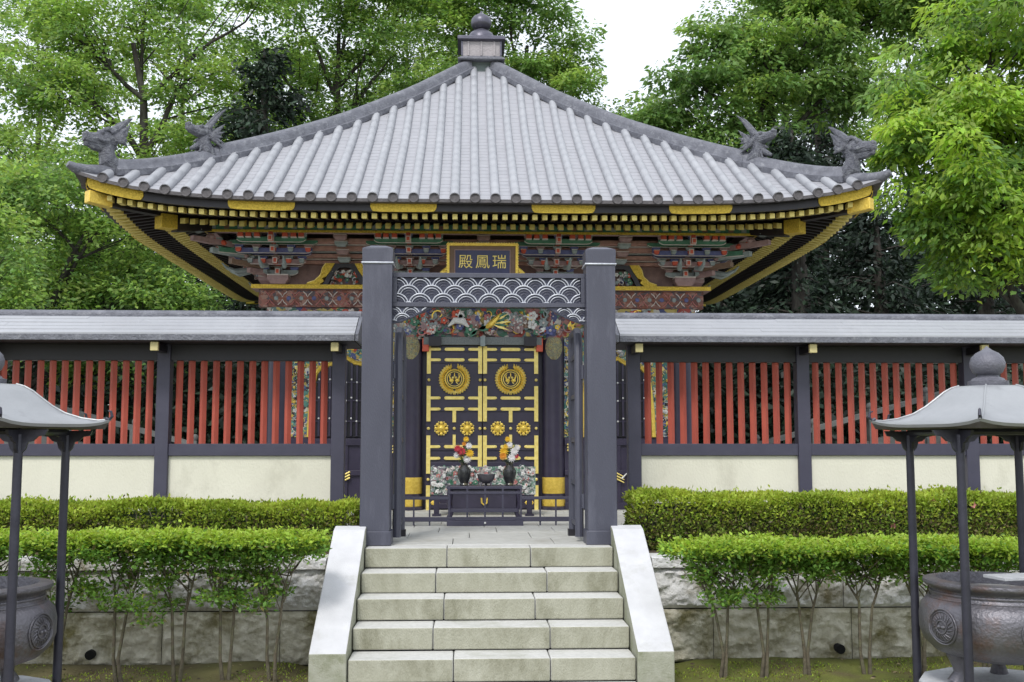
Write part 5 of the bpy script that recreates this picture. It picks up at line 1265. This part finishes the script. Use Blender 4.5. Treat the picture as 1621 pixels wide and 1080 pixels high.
for (x, y, z) in ((3.75, 9.02, 1.20), (3.98, 9.0, 1.09), (4.1, 9.02, 1.17), (3.4, 9.0, 1.0)):
    for i in range(5): a = i * 1.257; b.leaf((x, y, z), (math.cos(a), -.4, math.sin(a)), (0, -1, 0), .032, .028, 'pink')
o = b.build('blossoms', hr_, smooth=0)

# shrubs with bare stems in front of the retaining wall
def shrub(cx, cy, ztop, rx, label, seed, low=.62, skirts=3, twist=.0):
    rng = np.random.default_rng(seed); rnd = random.Random(seed)
    r = empty('trimmed_shrub', (cx, cy, .0), label, 'shrub', 'shrubs in a row before the retaining walls')
    # crown: flat sheared table above, ragged tiers below
    pads = []
    for i in range(26): a = rnd.uniform(0, 6.28); q = math.sqrt(rnd.random()); pads.append((cx + q * rx * math.cos(a), cy + q * .25 * math.sin(a), ztop - .05 + rnd.uniform(-.03, .018) - .03 * q, .12, 0))
    for i in range(24): a = rnd.uniform(0, 6.28); q = math.sqrt(rnd.random()); pads.append((cx + q * rx * .95 * math.cos(a), cy + q * .22 * math.sin(a), ztop - rnd.uniform(.09, .22), .12, 1))
    for i in range(5 + skirts * 3):
        a = rnd.uniform(0, 6.28); q = rnd.uniform(.2, .85); pads.append((cx + q * rx * .85 * math.cos(a), cy + q * .24 * math.sin(a), rnd.uniform(low - .04, ztop - .22), rnd.uniform(.06, .13), 2))
    b = MB(); k = 2; stems = []
    for s in range(k):
        x0 = cx + (s - (k - 1) / 2) * .035 + twist * .05; fx = cx + (s - (k - 1) / 2) * rx * .85; zf = rnd.uniform(.42, .58)
        p0 = Vector((x0, cy, -.02)); p1 = Vector((x0 + rnd.uniform(-.03, .03), cy + rnd.uniform(-.02, .02), .18)); p2 = Vector((x0 * .75 + fx * .25, cy, zf)); p3 = Vector((fx, cy + rnd.uniform(-.05, .05), ztop - .2))
        b.tube([p0, p1, p2, (p2 + p3) / 2 + Vector((rnd.uniform(-.04, .04), 0, 0)), p3], [.017, .0125, .010, .0075, .003], 'barkgreen', 6); stems.append((p2, p3))
    for p in pads:
        if rnd.random() < .3:
            a_, c_ = rnd.choice(stems); t = rnd.uniform(0, .8); s0 = a_ * (1 - t) + c_ * t
            if s0.z < p[2]: b.tube([s0, (s0 + Vector(p[:3])) / 2 + Vector((rnd.uniform(-.03, .03), 0, .0)), Vector(p[:3])], [.006, .0045, .002], 'barkgreen', 4)
    b.build('trunk', r, smooth=60)
    Pp = np.array([p[:3] for p in pads]); sp = np.array([p[3] for p in pads]); ty = np.array([p[4] for p in pads]); cnt = np.where(ty == 0, 190, np.where(ty == 1, 95, 85))
    ci = np.repeat(np.arange(len(pads)), cnt); n = len(ci); ang = rng.uniform(0, 6.28, n); rr = np.sqrt(rng.random(n)) * sp[ci]
    P_ = Pp[ci] + np.stack([rr * np.cos(ang), rr * np.sin(ang), rng.normal(0, 1, n) * np.where(ty[ci] == 0, .020, .026)], 1)
    D_ = np.stack([np.cos(ang), np.sin(ang), np.full(n, .25)], 1) + rng.normal(0, .6, (n, 3)); N_ = np.array([0, -.2, 1.]) + rng.normal(0, .5, (n, 3))
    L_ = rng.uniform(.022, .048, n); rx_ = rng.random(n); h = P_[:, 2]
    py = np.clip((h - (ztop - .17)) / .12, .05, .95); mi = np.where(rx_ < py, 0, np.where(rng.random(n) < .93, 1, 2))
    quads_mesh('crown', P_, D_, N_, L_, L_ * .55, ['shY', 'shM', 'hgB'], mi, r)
    return r
LS = [(-4.25, .34, .62, 'leafy shrub at the far left edge beyond the left burner'), (-3.62, .33, .58, 'shrub just left of the leftmost shelter post'), (-3.05, .33, .52, 'shrub with dense low leaves right of the left shelter'), (-2.62, .30, .55, 'shrub above the small drain hole in the left wall'),
      (-2.22, .32, .50, 'shrub with a low drooping spray midway between drain hole and steps'), (-1.88, .32, .62, 'shrub second from the steps on the left, with bare forked stems'), (-1.55, .30, .56, 'shrub beside the left side slab of the steps')]
for i, (x, rx, low, lb) in enumerate(LS): shrub(x, 7.85, 1.085 + .01 * math.sin(i * 2), rx, lb, 70 + i, low)
RS = [(1.66, .34, .55, 'shrub with low leafy tiers beside the right side slab of the steps'), (1.96, .28, .60, 'shrub second from the steps on the right, with one dark trunk'), (2.28, .30, .78, 'shrub with bare looping branches third from the steps on the right'), (2.72, .32, .72, 'shrub with thin wide-spread stems above the right drain hole'),
      (3.12, .32, .74, 'shrub with bare forked stems left of the right shelter posts'), (3.6, .34, .70, 'shrub showing between the right shelter posts'), (4.15, .36, .66, 'shrub at the far right edge behind the right burner')]
for i, (x, rx, low, lb) in enumerate(RS): shrub(x, 7.85, 1.015 + .012 * math.sin(i * 2), rx, lb, 90 + i, low, skirts=3 if i < 2 else 1)
# moss tufts and litter on the bed
n = 70000; X = rng.uniform(1.35, 6.5, n) * rng.choice([-1, 1], n); Y = rng.uniform(5.5, 8.4, n); keep = np.array([noise.noise(Vector((x * 1.7, y * 1.7, 2))) > (-.05 if x > 0 else .12) for x, y in zip(X, Y)])
X, Y = X[keep], Y[keep]; n = len(X); Z = np.array([gz(x, y) for x, y in zip(X, Y)])
P_ = np.stack([X, Y, Z], 1); D_ = rng.normal(0, .6, (n, 3)) + np.array([0, 0, 1.]); N_ = rng.normal(0, 1, (n, 3)); L_ = rng.uniform(.006, .022, n)
o = quads_mesh('moss_tufts', P_, D_, N_, L_, L_ * .5, ['hgM', 'hgY', 'hgB'], rng.integers(0, 3, n)); tag(o, 'short moss tufts and fallen leaves on the beds below the walls', 'moss', kind='stuff')
n = 1500; X = rng.uniform(1.3, 6.5, n) * rng.choice([-1, 1], n); Y = rng.uniform(5.5, 8.42, n); Z = np.array([gz(x, y) for x, y in zip(X, Y)]) + .006
D_ = rng.normal(0, 1, (n, 3)) * np.array([1, 1, .15]); N_ = rng.normal(0, .3, (n, 3)) + np.array([0, 0, 1.]); L_ = rng.uniform(.02, .045, n)
o = quads_mesh('leaf_litter', np.stack([X, Y, Z], 1), D_, N_, L_, L_ * .5, ['litter', 'hgB', 'soil'], rng.integers(0, 3, n)); tag(o, 'fallen brown leaves scattered on the moss below the walls', 'leaf litter', kind='stuff')
